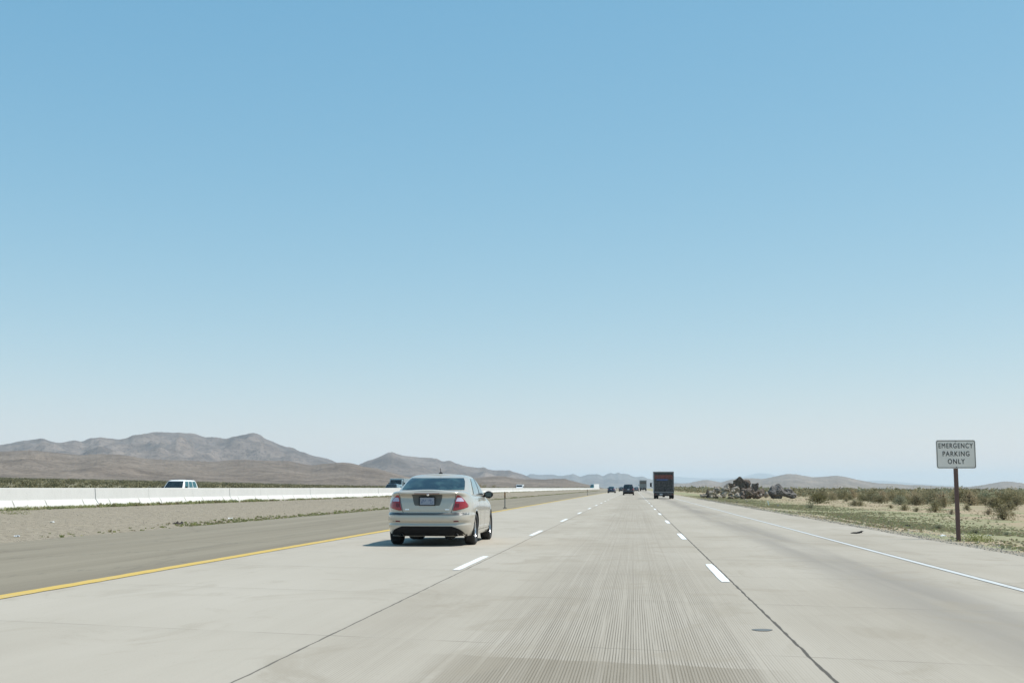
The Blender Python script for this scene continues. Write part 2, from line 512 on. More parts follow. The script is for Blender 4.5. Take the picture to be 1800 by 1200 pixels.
# road sheets
def strip(name, mat, x0, x1, y0, y1, z, z1=None, n=60, wob=0, kind='structure', wob0=None):
    wob0 = wob if wob0 is None else wob0
    b = MB(); rows = []
    yy = [y0 + (y1 - y0)*(i/n)**2.2 for i in range(n + 1)]
    for y in yy:
        a = noise.noise(Vector((y*.9, x0, 0)))*wob0 + noise.noise(Vector((y*.13, x0, 3)))*wob0
        c = noise.noise(Vector((y*.9, x1, 0)))*wob + noise.noise(Vector((y*.13, x1, 3)))*wob
        rows.append([(x0 + a, y, z), (x1 + c, y, z if z1 is None else z1)])
    b.quadgrid(rows)
    o = b.build(name, mat)
    return tag(o, kind=kind) if kind else o
strip('highway', M['concrete'], -6.88, 6.82, -40, 3200, 0, n=900, wob=.05, wob0=0)
strip('paved_shoulder', M['asphalt'], -13.95, -6.87, -40, 3200, -.008, n=900, wob=0, wob0=.14)
strip('opposite_road', M['asphalt'], -44.6, -30.4, -40, 3200, .04, n=40)
# painted markings, slightly above the pavement
b = MB()
yy = [-20 + .25*i for i in range(480)] + [100 + 25*i for i in range(100)]
rows = []
for y in yy:
    o = .02*noise.noise(Vector((y*.3, 1, 1)))
    e1, e2 = .022*noise.noise(Vector((y*2.1, 4, 1))), .022*noise.noise(Vector((y*2.7, 8, 1)))
    rows.append([(-7.10 + o + e1, y, .006), (-6.865 + o + e2, y, .006)])
b.quadgrid(rows)
tag(b.build('yellow_edge_line', M['line_yellow']), kind='structure')
b = MB()
b.quadgrid([[(4.485 + .01*math.sin(y*.2), y, .006), (4.585 + .01*math.sin(y*.2), y, .006)] for y in yy])
tag(b.build('white_edge_line', M['edge_white']), kind='structure')
b = MB()
for xc, y0 in ((1.155, 16.45), (-2.62, 18.45)):
    for k in range(0, 60):
        ya = y0 + 13.4*k
        rows = []
        for i in range(9):
            y = ya + 3.8*i/8
            e = .006*noise.noise(Vector((y*3, xc, 0)))
            ins = .012 if i in (0, 8) else 0
            rows.append([(xc - .062 + e + ins, y, .006), (xc + .062 + e - ins, y, .006)])
        b.quadgrid(rows)
tag(b.build('lane_dashes', M['line_white']), kind='structure')
# small sunken patch beside the joint
b = MB()
ring = []
for i in range(16):
    a = 2*math.pi*i/16
    ring.append((1.07 + .085*math.cos(a)*(1 + .15*math.sin(3*a)), 11.0 + .085*math.sin(a), .004))
b.v += ring; b.f.append(tuple(range(16))); b.m.append(0)
tag(b.build('road_patch', simple('dark_filler', (.13, .14, .135), .8)), kind='structure')

# ------------------------------------------------------------------ mountains
def ridge_table(pts):
    return sorted((lambda a: (a[0], a[1]))(az_el(x, y)) for x, y in pts)

def mountains(name, pts, r0, rr, mat, seed, spur, amp, jag=.00022, step=.05, nr=46, back=1.35, freq=None):
    tab = ridge_table(pts)
    a0, a1 = tab[0][0], tab[-1][0]
    na = int((a1 - a0)/R(step)) + 1
    freq = freq or 1/(spur)
    rows = []
    for i in range(na):
        az = a0 + (a1 - a0)*i/(na - 1)
        el = crv(tab, az)
        el += jag*(noise.noise(Vector((az*420, seed, 0))) + .6*noise.noise(Vector((az*1300, seed, 2))))
        rad = rr*(1 + .10*noise.noise(Vector((az*9, seed, 5))))
        top = CAM_H + rad*math.tan(el)
        col = []
        for j in range(nr + 1):
            t = j/nr*back
            r = r0 + (rad - r0)*t
            x, y = r*math.sin(az), r*math.cos(az)
            azc = max(R(-75), min(R(75), az))
            base = slope(azc)*4060 - 14
            if r < 4200: base = slope(azc)*(r - 140) - 4
            q = Vector((x*freq, y*freq, seed))
            n1 = 1 - abs(noise.noise(q))*2
            n2 = 1 - abs(noise.noise(q*2.3 + Vector((3, 1, 0))))*2
            n3 = noise.noise(q*6.1)
            rid = .55*n1 + .3*n2 + .15*n3
            if t <= 1:
                p = t**1.15
                h = base + (top - base)*(p + amp*(rid - .55)*math.sin(math.pi*min(1, t*.98))*(.5 + .5*t))
                cap = CAM_H + r*math.tan(el)*(1 - .10*(1 - t))
                if top > CAM_H + 3: h = min(h, max(cap, base)) if t < 1 else top
            else:
                h = top - (top - base)*((t - 1)/(back - 1))**1.2*.9
            col.append((x, y, h))
        rows.append(col)
    b = MB(); b.quadgrid(rows, flip=True)
    o = b.build(name, mat, smooth=True)
    return tag(o, kind='structure')

L1 = [(-700, 800), (-520, 770), (-400, 782), (-260, 765), (-120, 778), (0, 781), (15, 779), (35, 775), (60, 772), (75, 770), (88, 774), (100, 777), (118, 774), (132, 772), (142, 774),
      (160, 768), (175, 767), (190, 769), (205, 770), (220, 769), (235, 763), (255, 761), (270, 759), (285, 759), (300, 760), (318, 758), (335, 758), (348, 761), (362, 766), (378, 767), (395, 770),
      (410, 767), (425, 764), (445, 760.5), (455, 763), (466, 770), (480, 775), (490, 780), (503, 784), (515, 786), (525, 791), (537, 794), (550, 799), (565, 803), (578, 806), (589, 811),
      (602, 817), (616, 820), (631, 816), (645, 810), (658, 806), (672, 800), (682, 795.5), (690, 794.5), (700, 798), (714, 801), (735, 803), (752, 804), (767, 805.5), (780, 810), (790, 809), (800, 813), (813, 817),
      (830, 820), (843, 821), (850, 820), (858, 824), (870, 826), (882, 826), (894, 826), (903, 829), (919, 833), (932, 839), (960, 843), (1000, 848), (1040, 854), (1075, 862)]
FOOT = [(-700, 830), (-400, 800), (-200, 806), (-80, 790), (0, 793), (53, 791), (80, 793), (107, 796), (144, 799), (173, 797), (195, 797.5), (221, 799), (256, 805), (307, 808), (340, 809), (373, 811), (400, 808), (425, 807),
        (450, 808), (480, 808.5), (502, 809), (520, 812), (549, 817), (565, 815), (580, 814), (600, 812.5), (614, 813), (625, 815), (639, 819), (658, 822), (689, 830), (720, 838), (760, 842), (800, 843), (850, 838),
        (880, 836), (905, 840), (930, 842), (955, 842), (975, 841), (990, 841), (1003, 844), (1015, 847), (1032, 851), (1050, 855), (1075, 861), (1090, 864)]
L3 = [(780, 862), (850, 845), (900, 838), (925, 836), (933, 832), (950, 834), (970, 833.5), (985, 836), (1000, 834), (1006, 832.5), (1020, 837), (1037, 833), (1049, 833), (1060, 836), (1072, 831), (1080, 832), (1087, 830),
      (1094, 832), (1101, 832), (1110, 836), (1118, 838), (1128, 837), (1141, 841), (1160, 845), (1185, 847), (1207, 850), (1240, 853), (1300, 858), (1340, 866)]
L4 = [(1120, 866), (1160, 857), (1185, 850), (1200, 849), (1210, 848.5), (1220, 846), (1232, 844), (1243, 843), (1255, 845), (1267, 847), (1276, 845), (1283, 843), (1300, 840.5), (1320, 840), (1340, 841), (1355, 838.5), (1367, 836),
      (1378, 833.5), (1387, 832.5), (1397, 833), (1407, 834.5), (1418, 836.5), (1430, 838), (1445, 837.5), (1457, 836.5), (1470, 835.5), (1480, 836.5), (1490, 838.5), (1505, 842), (1520, 845), (1547, 849), (1575, 850), (1600, 852), (1620, 852), (1643, 853.5),
      (1670, 854.5), (1700, 855), (1720, 853), (1740, 849.5), (1755, 847), (1767, 845.5), (1787, 847), (1800, 849), (1840, 852), (1880, 848), (1960, 842), (2060, 846), (2200, 835), (2400, 845)]
L5 = [(1130, 852), (1150, 840), (1175, 836), (1200, 838), (1240, 840), (1285, 840), (1308, 837), (1323, 833), (1337, 830.5), (1347, 831), (1367, 835.5), (1400, 840), (1500, 845), (1545, 844), (1575, 846), (1620, 850), (1700, 855), (1760, 862)]
m_grey = mat_mountain('grey_rock_slope', (.085, .069, .060), (.16, .130, .112), (.235, .19, .16), 1/900)
m_brown = mat_mountain('brown_scrub_slope', (.13, .10, .078), (.185, .148, .116), (.24, .195, .155), 1/350)
m_blue = mat_mountain('far_rock_slope', (.10, .09, .085), (.14, .13, .12), (.19, .17, .155), 1/1600)
m_tan = mat_mountain('tan_desert_slope', (.16, .13, .10), (.22, .18, .145), (.28, .23, .19), 1/800)
mountains('mountain_range', L1, 4300, 7600, m_grey, 3.3, 620, .8)
mountains('foothills', FOOT, 1500, 3100, m_brown, 8.1, 380, .5)
mountains('far_range', L3, 11500, 15500, m_blue, 5.7, 1300, .8, step=.04)
mountains('desert_range', L4, 4200, 8200, m_tan, 1.9, 800, .5)
mountains('distant_peaks', L5, 30000, 38000, m_blue, 2.2, 3000, .4, step=.06)

# ------------------------------------------------------------------ barrier wall
nb = NT('white_concrete_barrier')
_z = nb.xyz()[2]
_f = nb.noise(1.2, nb.scale((1, 1, 1)), 4)
_s = nb.noise(1.0, nb.scale((6, 6, .8)), 4, .7)
_oi = nb.t.nodes.new('ShaderNodeObjectInfo')
_c = nb.mix(_f, (.57, .56, .535), (.65, .64, .615))
_c = nb.mix(nb.math('MULTIPLY', nb.rng(nb.noise(7, det=5, rough=.8), .52, .7), .25), _c, (.40, .39, .36))
_c = nb.mix(nb.math('MULTIPLY', _oi.outputs['Random'], .18), _c, (.55, .54, .51))
_c = nb.mix(nb.math('MULTIPLY', nb.rng(_s, .52, .72), .25), _c, (.45, .44, .41))
_c = nb.mix(nb.math('MULTIPLY', nb.rng(_z, .05, .16, 1, 0), .5), _c, (.40, .36, .29))
M['barrier'] = nb.out(_c, .8, 0, .3)
BX, BL = -23.5, 6.1
prof = [(.305, 0), (.305, .075), (.30, .09), (.125, .33), (.118, .36), (.078, .795), (.065, .81)]
def barrier_mesh():
    b = MB()
    pr = [(x, z) for x, z in prof] + [(-x, z) for x, z in prof[::-1]]
    rows = []
    for y, k in ((0.012, .985), (0.03, 1), (BL - .03, 1), (BL - .012, .985)):
        rows.append([(x*k, y, z*k if z > .5 else z) for x, z in pr])
    b.quadgrid(rows, flip=True)
    n = len(pr)
    b.f.append(tuple(range(n))); b.m.append(0)
    b.f.append(tuple(range(3*n, 4*n))[::-1]); b.m.append(0)
    return b
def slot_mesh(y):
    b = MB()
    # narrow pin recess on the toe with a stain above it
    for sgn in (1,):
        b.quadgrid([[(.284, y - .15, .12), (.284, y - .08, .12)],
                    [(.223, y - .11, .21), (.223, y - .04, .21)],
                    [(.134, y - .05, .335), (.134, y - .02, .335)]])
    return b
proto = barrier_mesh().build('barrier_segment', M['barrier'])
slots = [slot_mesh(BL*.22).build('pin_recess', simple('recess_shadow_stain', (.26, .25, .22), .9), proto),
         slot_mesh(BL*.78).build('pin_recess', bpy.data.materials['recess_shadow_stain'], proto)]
BLAB = 'white concrete barrier segment in the long wall across the gravel median'
tag(proto, BLAB, 'barrier', 'concrete barrier segments along the median')
y = 46.9 - 6.1*5
k = 0
while y < 850:
    if k == 0: o = proto
    else:
        o = proto.copy(); COL.objects.link(o)
        if y < 260:
            for s_ in slots:
                c = s_.copy(); COL.objects.link(c); c.parent = o
    o.location = (BX + random.uniform(-.015, .015), y, .385 + random.uniform(-.006, .006))
    o.rotation_euler = (0, 0, random.uniform(-.0025, .0025))
    y += BL; k += 1

# ------------------------------------------------------------------ car builder
class Car:
    def __init__(s, P):
        s.P = P; s.L = P['L']; s.hw = P['hw']; s.zb = P.get('zb', .20)
    # lower body ---------------------------------------------------
    def ztop(s, y): return crv(s.P['ztop'], y)
    def wid(s, t): return s.hw*crv(s.P['wt'], t)
    def half(s, t, y):
        """half width of the lower body at fraction t, length y"""
        yr, yf = crv(s.P['yr'], t), s.L - crv(s.P['yf'], t)
        Lr, Lf, nr, nf = s.P.get('Lr', 1.6), s.P.get('Lf', 1.7), s.P.get('nr', 5.2), s.P.get('nf', 4.0)
        w_ = s.wid(t)
        if y < yr + Lr: return w_*max(0, 1 - abs(1 - (y - yr)/Lr)**nr)**(1/nr) if y > yr else 0
        if y > yf - Lf: return w_*max(0, 1 - abs(1 - (yf - y)/Lf)**nf)**(1/nf) if y < yf else 0
        return w_
    def rear(s, x, z, fr=False):
        """y of the rear (or front) face at x, z"""
        y = 0 if not fr else s.L
        for _ in range(3):
            t = (z - s.zb)/(s.ztop(y) - s.zb); t = min(1, max(0, t))
            w_ = s.wid(t); u = min(.999, abs(x)/w_)
            if not fr:
                n = s.P.get('nr', 5.2); y = crv(s.P['yr'], t) + s.P.get('Lr', 1.6)*(1 - (1 - u**n)**(1/n))
            else:
                n = s.P.get('nf', 4.0); y = s.L - crv(s.P['yf'], t) - s.P.get('Lf', 1.7)*(1 - (1 - u**n)**(1/n))
        return y
    def side(s, y, z):
        t = min(1, max(0, (z - s.zb)/(s.ztop(y) - s.zb)))
        return s.half(t, y)
    def outline(s, t, N):
        yr, yf = crv(s.P['yr'], t), s.L - crv(s.P['yf'], t)
        pts = []
        K = 900
        Lr, Lf, nr, nf = s.P.get('Lr', 1.6), s.P.get('Lf', 1.7), s.P.get('nr', 5.2), s.P.get('nf', 4.0)
        w_ = s.wid(t)
        for i in range(K + 1):
            a = (i/K)*math.pi/2
            pts.append((w_*math.sin(a)**(2/nr), yr + Lr*(1 - math.cos(a)**(2/nr))))
        for i in range(K, -1, -1):
            a = (i/K)*math.pi/2
            pts.append((w_*math.sin(a)**(2/nf), yf - Lf*(1 - math.cos(a)**(2/nf))))
        cum = [0]
        for a, b_ in zip(pts, pts[1:]): cum.append(cum[-1] + math.dist(a, b_))
        out = []; j = 0
        for i in range(N + 1):
            d = cum[-1]*i/N
            while j < len(cum) - 2 and cum[j + 1] < d: j += 1
            k_ = (d - cum[j])/max(1e-9, cum[j + 1] - cum[j])
            out.append((lerp(pts[j][0], pts[j + 1][0], k_), lerp(pts[j][1], pts[j + 1][1], k_)))
        out[0] = (0, out[0][1]); out[-1] = (0, out[-1][1])
        return out
    def lower(s, N, NT_, name, mats, root):
        b = MB()
        lv = [i/NT_ for i in range(NT_ + 1)]
        rows = []
        for t in lv:
            o = s.outline(t, N)
            h = [(x, y, s.zb + t*(s.ztop(y) - s.zb)) for x, y in o]
            rows.append(h + [(-x, y, z) for x, y, z in h[-2:0:-1]])
        nc = len(rows[0])
        axles, ra = s.P['axles'], s.P['rw'] + .05
        zw = s.P['rw']
        # snap vertices close to the wheel arch circle onto it
        for r in rows:
            for i, (x, y, z) in enumerate(r):
                if abs(x) < s.hw*.6: continue
                for ya in axles:
                    d = math.hypot(y - ya, z - zw)
                    if abs(d - ra) < s.P.get('snap', .022) and d > 0:
                        r[i] = (x, ya + (y - ya)*ra/d, zw + (z - zw)*ra/d)
        for r in rows: b.v += r
        for i in range(len(rows) - 1):
            for j in range(nc):
                k_ = (j + 1) % nc
                q = (i*nc + j, i*nc + k_, (i + 1)*nc + k_, (i + 1)*nc + j)
                cx = sum(b.v[a][0] for a in q)/4; cy = sum(b.v[a][1] for a in q)/4; cz = sum(b.v[a][2] for a in q)/4
                if abs(cx) > s.hw*.6 and any(math.hypot(cy - ya, cz - zw) < ra - .001 for ya in axles): continue
                b.f.append(q); b.m.append(0)
        # cap: hood, shoulder and deck
        top = rows[-1]; m = 14; cr = s.P.get('crown', .035)
        base = len(b.v); caprows = []
        for i in range(N + 1):
            x, y, z = top[i]
            caprows.append([(x*(1 - 2*j/m), y, z + cr*(1 - (1 - 2*j/m)**2)*min(1, x/(.6*s.hw))) for j in range(m + 1)])
        b.quadgrid(caprows, flip=True)
        return b.build(name, mats, root, smooth=True, normals=True)
    # patches ------------------------------------------------------
    def rear_patch(s, rows, off=.006, fr=False, nx=10, nz=8):
        b = MB(); out = []
        sg = 1 if fr else -1
        zs = [r[0] for r in rows]
        for i in range(nz + 1):
            z = lerp(zs[0], zs[-1], i/nz)
            xl = lin([(r[0], r[1]) for r in rows], z); xr = lin([(r[0], r[2]) for r in rows], z)
            out.append([(lerp(xl, xr, j/nx), s.rear(lerp(xl, xr, j/nx), z, fr) + sg*off, z) for j in range(nx + 1)])
        b.quadgrid(out, flip=not fr); return b
    def side_patch(s, y0, y1, z0, z1, sgn, off=.004, n=8):
        """y0/y1 may be callables of the height fraction"""
        b = MB(); out = []
        for i in range(n + 1):
            z = lerp(z0, z1, i/n)
            a = y0(i/n) if callable(y0) else y0; c = y1(i/n) if callable(y1) else y1
            out.append([(sgn*(s.side(lerp(a, c, j/n), z) + off), lerp(a, c, j/n), z) for j in range(n + 1)])
        b.quadgrid(out, flip=sgn < 0); return b
    # cabin ---------------------------------------------------------
    def cz(s, g): return lerp(s.P['cz'][0], s.P['cz'][1], g)
    def crear(s, x, g, fr=False):
        w_ = crv(s.P['cw'], g); u = min(.999, abs(x)/w_)
        n = s.P.get('cn', 7); Lc = s.P.get('cL', .8)
        k_ = Lc*(1 - (1 - u**n)**(1/n))
        bow = s.P.get('bow', .10)*(x/w_)**2
        return (crv(s.P['cr'], g) + k_ + bow) if not fr else (crv(s.P['cf'], g) - k_ - bow*1.6)
    def cside(s, y, g):
        yr, yf = crv(s.P['cr'], g), crv(s.P['cf'], g); w_ = crv(s.P['cw'], g)
        n = s.P.get('cn', 7); Lc = s.P.get('cL', .8); bow = s.P.get('bow', .1)
        lo, hi = 0.0, w_
        for _ in range(22):
            x = (lo + hi)/2
            if s.crear(x, g) < y and s.crear(x, g, True) > y: lo = x
            else: hi = x
        return lo
    def cabin(s, N, NG, name, mats, root):
        rows = []
        for i in range(NG + 1):
            g_ = i/NG; z = s.cz(g_); w_ = crv(s.P['cw'], g_)
            h = []
            na = N//3; 
            for j in range(na + 1):
                x = w_*math.sin(j/na*math.pi/2)*.999
                h.append((x, s.crear(x, g_), z))
            y0, y1 = h[-1][1], s.crear(w_*.999, g_, True)
            for j in range(1, N - 2*na):
                h.append((w_*.999, lerp(y0, y1, j/(N - 2*na)), z))
            for j in range(na, -1, -1):
                x = w_*math.sin(j/na*math.pi/2)*.999
                h.append((x, s.crear(x, g_, True), z))
            h[0] = (0, h[0][1], z); h[-1] = (0, h[-1][1], z)
            rows.append(h + [(-x, y, zz) for x, y, zz in h[-2:0:-1]])
        b = MB(); b.quadgrid(rows, close=True)
        top = rows[-1]; m = 12; nh = len(top)//2
        cap = []
        for i in range(nh + 1):
            x, y, z = top[i]
            yy = (y - top[0][1])/(top[nh][1] - top[0][1])
            cap.append([(x*(1 - 2*j/m), y, z + s.P.get('rc', .03)*(1 - (1 - 2*j/m)**2)*min(1, x/.4)) for j in range(m + 1)])
        b.quadgrid(cap, flip=True)
        return b.build(name, mats, root, smooth=True, normals=True)
    def cab_patch(s, rows, off=.006, fr=False, nx=12, nz=6):
        """front/rear screen: rows (g, xl, xr)"""
        b = MB(); out = []; sg = 1 if fr else -1
        for i in range(nz + 1):
            g_ = lerp(rows[0][0], rows[-1][0], i/nz)
            xl = lin([(r[0], r[1]) for r in rows], g_); xr = lin([(r[0], r[2]) for r in rows], g_)
            out.append([(lerp(xl, xr, j/nx), s.crear(lerp(xl, xr, j/nx), g_, fr) + sg*off, s.cz(g_) + .003) for j in range(nx + 1)])
        b.quadgrid(out, flip=not fr); return b
    def cab_side_patch(s, rows, sgn, off=.006, ny=10, ng=6):
        b = MB(); out = []
        for i in range(ng + 1):
            g_ = lerp(rows[0][0], rows[-1][0], i/ng)
            ya = lin([(r[0], r[1]) for r in rows], g_); yb = lin([(r[0], r[2]) for r in rows], g_)
            out.append([(sgn*(s.cside(lerp(ya, yb, j/ny), g_) + off), lerp(ya, yb, j/ny), s.cz(g_) + .002) for j in range(ny + 1)])
        b.quadgrid(out, flip=sgn < 0); return b

def lin(tab, x):
    rev = tab[0][0] > tab[-1][0]
    if rev: tab = tab[::-1]
    if x <= tab[0][0]: return tab[0][1]
    for (a, ya), (b_, yb) in zip(tab, tab[1:]):
        if x <= b_: return lerp(ya, yb, (x - a)/(b_ - a))
    return tab[-1][1]

def wheel(root, x, y, r, wd, n=36, spokes=10, small=False, rim=None):
    """one wheel as a part: tyre, with its rim as a sub-part"""
    sg = 1 if x > 0 else -1
    t = MB()
    h = wd/2
    t.lathe([(r*.66, -h*.9), (r*.92, -h), (r*.985, -h*.8), (r, -h*.5), (r, h*.5), (r*.985, h*.8), (r*.92, h), (r*.66, h*.9), (r*.62, h*.3), (r*.62, -h*.3), (r*.66, -h*.9)], (x, y, r), n=n)
    ty = t.build('wheel', M['tyre'], root, smooth=True)
    rm = MB()
    o = sg*h*.75
    rm.lathe([(r*.67, o + sg*.01), (r*.64, o - sg*.01), (r*.60, o - sg*.06), (r*.60, -o*.3)], (x, y, r), n=n)
    rm.lathe([(.001, o - sg*.012), (r*.14, o - sg*.015), (r*.15, o - sg*.05)], (x, y, r), n=16)
    for k_ in range(spokes):
        a = 2*math.pi*k_/spokes
        rot = Matrix.Rotation(a, 3, 'X')
        c = rot @ Vector((0, 0, r*.38))
        rm.box((x + o - sg*.03, y + c.y, r + c.z), (.03, r*.115, r*.52), rot)
    rm.build('rim', rim or M['rim'], ty)
    # brake disc behind the spokes
    d = MB(); d.lathe([(.001, o - sg*.07), (r*.45, o - sg*.07), (r*.45, o - sg*.09)], (x, y, r), n=20)
    if not small: d.build('brake_disc', M['steel'], ty)
    return ty

SEDAN = dict(L=4.84, hw=.92, zb=.205, rw=.335, axles=(1.06, 3.79), snap=.02,
    ztop=[(0, 1.115), (.12, 1.13), (.5, 1.125), (.9, 1.08), (1.5, 1.05), (2.6, 1.03), (3.4, 1.0), (3.9, .95), (4.4, .87), (4.7, .77), (4.84, .70)],
    wt=[(0, .93), (.10, .965), (.22, .99), (.40, 1.0), (.62, .995), (.75, .985), (.84, .965), (.92, .93), (.97, .885), (1, .83)],
    yr=[(0, .16), (.06, .09), (.16, .035), (.26, .02), (.285, .05), (.315, .045), (.34, .006), (.40, .0), (.48, .005), (.50, .03), (.52, .075), (.56, .075), (.74, .09), (.86, .115), (.93, .055), (.96, .02), (.985, .025), (1, .07)],
    yf=[(0, .20), (.15, .05), (.35, 0), (.6, .02), (.8, .08), (.93, .18), (1, .32)],
    cz=(1.02, 1.475), crown=.035, rc=.035,
    cw=[(0, .80), (.3, .765), (.6, .715), (.82, .665), (.93, .62), (1, .55)],
    cr=[(0, .42), (.3, .72), (.6, 1.05), (.82, 1.31), (.93, 1.47), (1, 1.66)],
    cf=[(0, 3.82), (.3, 3.52), (.6, 3.22), (.82, 2.98), (.93, 2.84), (1, 2.62)])

def make_sedan():
    P = SEDAN; c = Car(P)
    root = empty('sedan', (-4.28, 25.8, 0.0))
    tag(root, 'champagne beige sedan driving in the left lane beside the yellow line', 'car')
    pm = paint('champagne_paint', (.50, .46, .395), .22, .22, .08)
    c.lower(170, 46, 'body', pm, root)
    c.cabin(60, 18, 'cabin', pm, root)
    # underside, arch liners, exhaust
    u = MB()
    u.box((0, 2.42, .235), (1.60, 4.1, .05))
    u.box((0, .45, .25), (1.35, .5, .05))
    u.build('underbody', M['under'], root)
    for ya in P['axles']:
        u = MB(); rows = []
        for i in range(25):
            a = math.pi*i/24 - .15 + .3*(0)
            rows.append([(sx, ya + .388*math.cos(a), .335 + .388*math.sin(a)) for sx in (-.86, .86)])
        u.quadgrid(rows)
        u.box((0, ya, .33), (1.5, .09, .09))
        u.box((0, ya, .5), (1.2, .70, .3))
        u.build('wheel_housing', M['under'], root)
    for sx in (-.33, .42):
        e = MB(); e.lathe([(.001, 0), (.09, .01), (.105, .06), (.105, .46), (.001, .5)], (sx, .32, .235), 'y', 18)
        ob = e.build('muffler', M['under'], root, smooth=True)
        t_ = MB(); t_.tube([(sx + (.2 if sx > 0 else -.2), .30, .24), (sx + (.2 if sx > 0 else -.2), .12, .235), (sx + (.2 if sx > 0 else -.2), .075, .23)], .028, 12)
        t_.build('tailpipe', M['steel'], ob, smooth=True)
    for sx in (-1, 1):
        for ya in P['axles']: wheel(root, sx*.795, ya, .335, .225)
    # bumper line work
    c.rear_patch([(.215, -.78, .78), (.25, -.77, .77), (.29, -.745, .745), (.33, -.71, .71), (.375, -.63, .63), (.412, -.52, .52)], .010, nx=24).build('rear_valance', M['black'], root, smooth=True)
    c.rear_patch([(.645, -.885, .885), (.688, -.885, .885)], .004, nx=40, nz=3).build('bumper_shade_strip', simple('painted_step_shade', (.055, .06, .065), .35), root, smooth=True)  # dark colour paints in the shade of the tuck between trunk lid and bumper
    for sx in (-1, 1):
        r_ = [(.50, .56, .66), (.525, .56, .66)] if sx > 0 else [(.50, -.66, -.56), (.525, -.66, -.56)]
        c.rear_patch(r_, .006, nx=4, nz=1).build('bumper_reflector', M['light_dark_red'], root)
    # trunk lid outline
    for sx in (-1, 1):
        b = MB(); rows = []
        for i in range(15):
            z = lerp(.69, 1.09, i/14); x = sx*(.50 + .10*(i/14)**.8)
            y = c.rear(x, z) - .003
            rows.append([(x - .005, y, z), (x + .005, y, z)])
        b.quadgrid(rows, flip=True); b.build('trunk_seam', M['seam'], root)
    # tail lamps
    base = [(.735, .535, .60), (.76, .54, .72), (.80, .552, .835), (.85, .565, .83), (.93, .585, .775), (1.0, .60, .715), (1.045, .615, .665)]
    for sx in (-1, 1):
        rr_ = base if sx > 0 else [(z, -b_, -a) for z, a, b_ in base]
        tl = c.rear_patch(rr_, .012, nx=14, nz=16).build('tail_lamp', M['light_red'], root, smooth=True)
        sol = tl.modifiers.new('thickness', 'SOLIDIFY'); sol.thickness = .03; sol.offset = 1
        wh = [(.92, .60, .755), (.96, .605, .735), (1.0, .62, .70)]
        wh = wh if sx > 0 else [(z, -b_, -a) for z, a, b_ in wh]
        c.rear_patch(wh, .016, nx=8, nz=5).build('reverse_lens', M['light_white'], tl, smooth=True)
        dk = [(.80, .575, .66), (.88, .59, .67)]
        dk = dk if sx > 0 else [(z, -b_, -a) for z, a, b_ in dk]
        c.rear_patch(dk, .015, nx=5, nz=4).build('lamp_segment', M['light_dark_red'], tl, smooth=True)
    # number plate in its recess
    pr_ = c.rear_patch([(.835, -.25, .25), (.85, -.27, .27), (.95, -.30, .30), (1.065, -.32, .32)], .002, nx=12).build('plate_recess', simple('recess_paint', (.10, .10, .09), .5), root, smooth=True)
    p = MB(); p.box((0, .075, .925), (.305, .012, .152))
    nm = NT('licence_plate'); X, Y, Z = nm.xyz()
    blot = nm.noise(26, nm.scale((1, 1, .55)), 2)
    inn = nm.math('MULTIPLY', nm.band(X, -.125, .125, .005), nm.band(Z, .88, .965, .005))
    nm.out(nm.mix(nm.math('MULTIPLY', inn, nm.rng(blot, .46, .6)), (.27, .30, .36), (.13, .16, .25)), .5)
    pl = p.build('licence_plate', nm.mat, root, bevel=.004)
    fr_ = MB()
    for cx, cz_, dx, dz in ((0, 1.008, .335, .012), (0, .842, .335, .012), (-.162, .925, .012, .154), (.162, .925, .012, .154)):
        fr_.box((cx, .068, cz_), (dx, .016, dz))
    fr_.build('plate_frame', M['black'], pl)
    b = c.rear_patch([(1.075, -.26, .26), (1.09, -.27, .27)], .010, nx=16, nz=2); b.build('high_brake_lamp', M['light_dark_red'], root)
    e = MB(); e.lathe([(.001, -.012), (.026, -.011), (.032, 0), (.032, .02)], (.02, c.rear(.02, 1.065) - .004, 1.062), 'y', 20)
    e.build('emblem', M['chrome'], root, smooth=True)
    for sx in (-1, 1):
        b = c.rear_patch([(.745, sx*.42 - .045, sx*.42 + .045), (.765, sx*.42 - .045, sx*.42 + .045)], .006, nx=5, nz=1)
        b.build('badge', M['chrome'], root)
    # screens
    c.cab_patch([(.30, -.675, .675), (.5, -.655, .655), (.7, -.625, .625), (.86, -.575, .575)], .008, nx=22, nz=10).build('rear_window', M['glass'], root, smooth=True)
    c.cab_patch([(.04, -.70, .70), (.86, -.565, .565)], .008, True, nx=18, nz=8).build('windshield', M['glass'], root, smooth=True)
    for sx in (-1, 1):
        c.cab_side_patch([(.12, 1.48, 2.40), (.5, 1.60, 2.40), (.84, 1.88, 2.40)], sx, .007).build('side_window', M['glass_blue'], root, smooth=True)
        c.cab_side_patch([(.12, 2.47, 3.38), (.5, 2.46, 3.06), (.84, 2.45, 2.82)], sx, .007).build('side_window', M['glass_blue'], root, smooth=True)
        c.cab_side_patch([(.10, 2.395, 2.475), (.86, 2.40, 2.45)], sx, .009, ny=2).build('window_pillar', M['black'], root, smooth=True)
        c.cab_side_patch([(.075, 1.42, 3.45), (.12, 1.42, 3.45)], sx, .010, ny=14, ng=1).build('window_trim', M['chrome'], root, smooth=True)
        # door gaps and handles
        for ys_ in (1.62, 2.44, 3.42):
            cv = (lambda f, y_=ys_: y_ + (.10*(1 - f) if y_ == 1.62 else 0))
            c.side_patch(cv, (lambda f, cv=cv: cv(f) + .009), .30, 1.0, sx, .002, 10).build('door_seam', M['seam'], root)
        for ys_ in (1.78, 2.62):
            h = MB(); h.box((sx*(c.side(ys_, .93) + .018), ys_ + .06, .93), (.03, .17, .028))
            h.build('door_handle', pm, root, bevel=.008)
        c.side_patch(1.45, 3.40, .26, .305, sx, .012, 12).build('sill_moulding', pm, root, smooth=True)
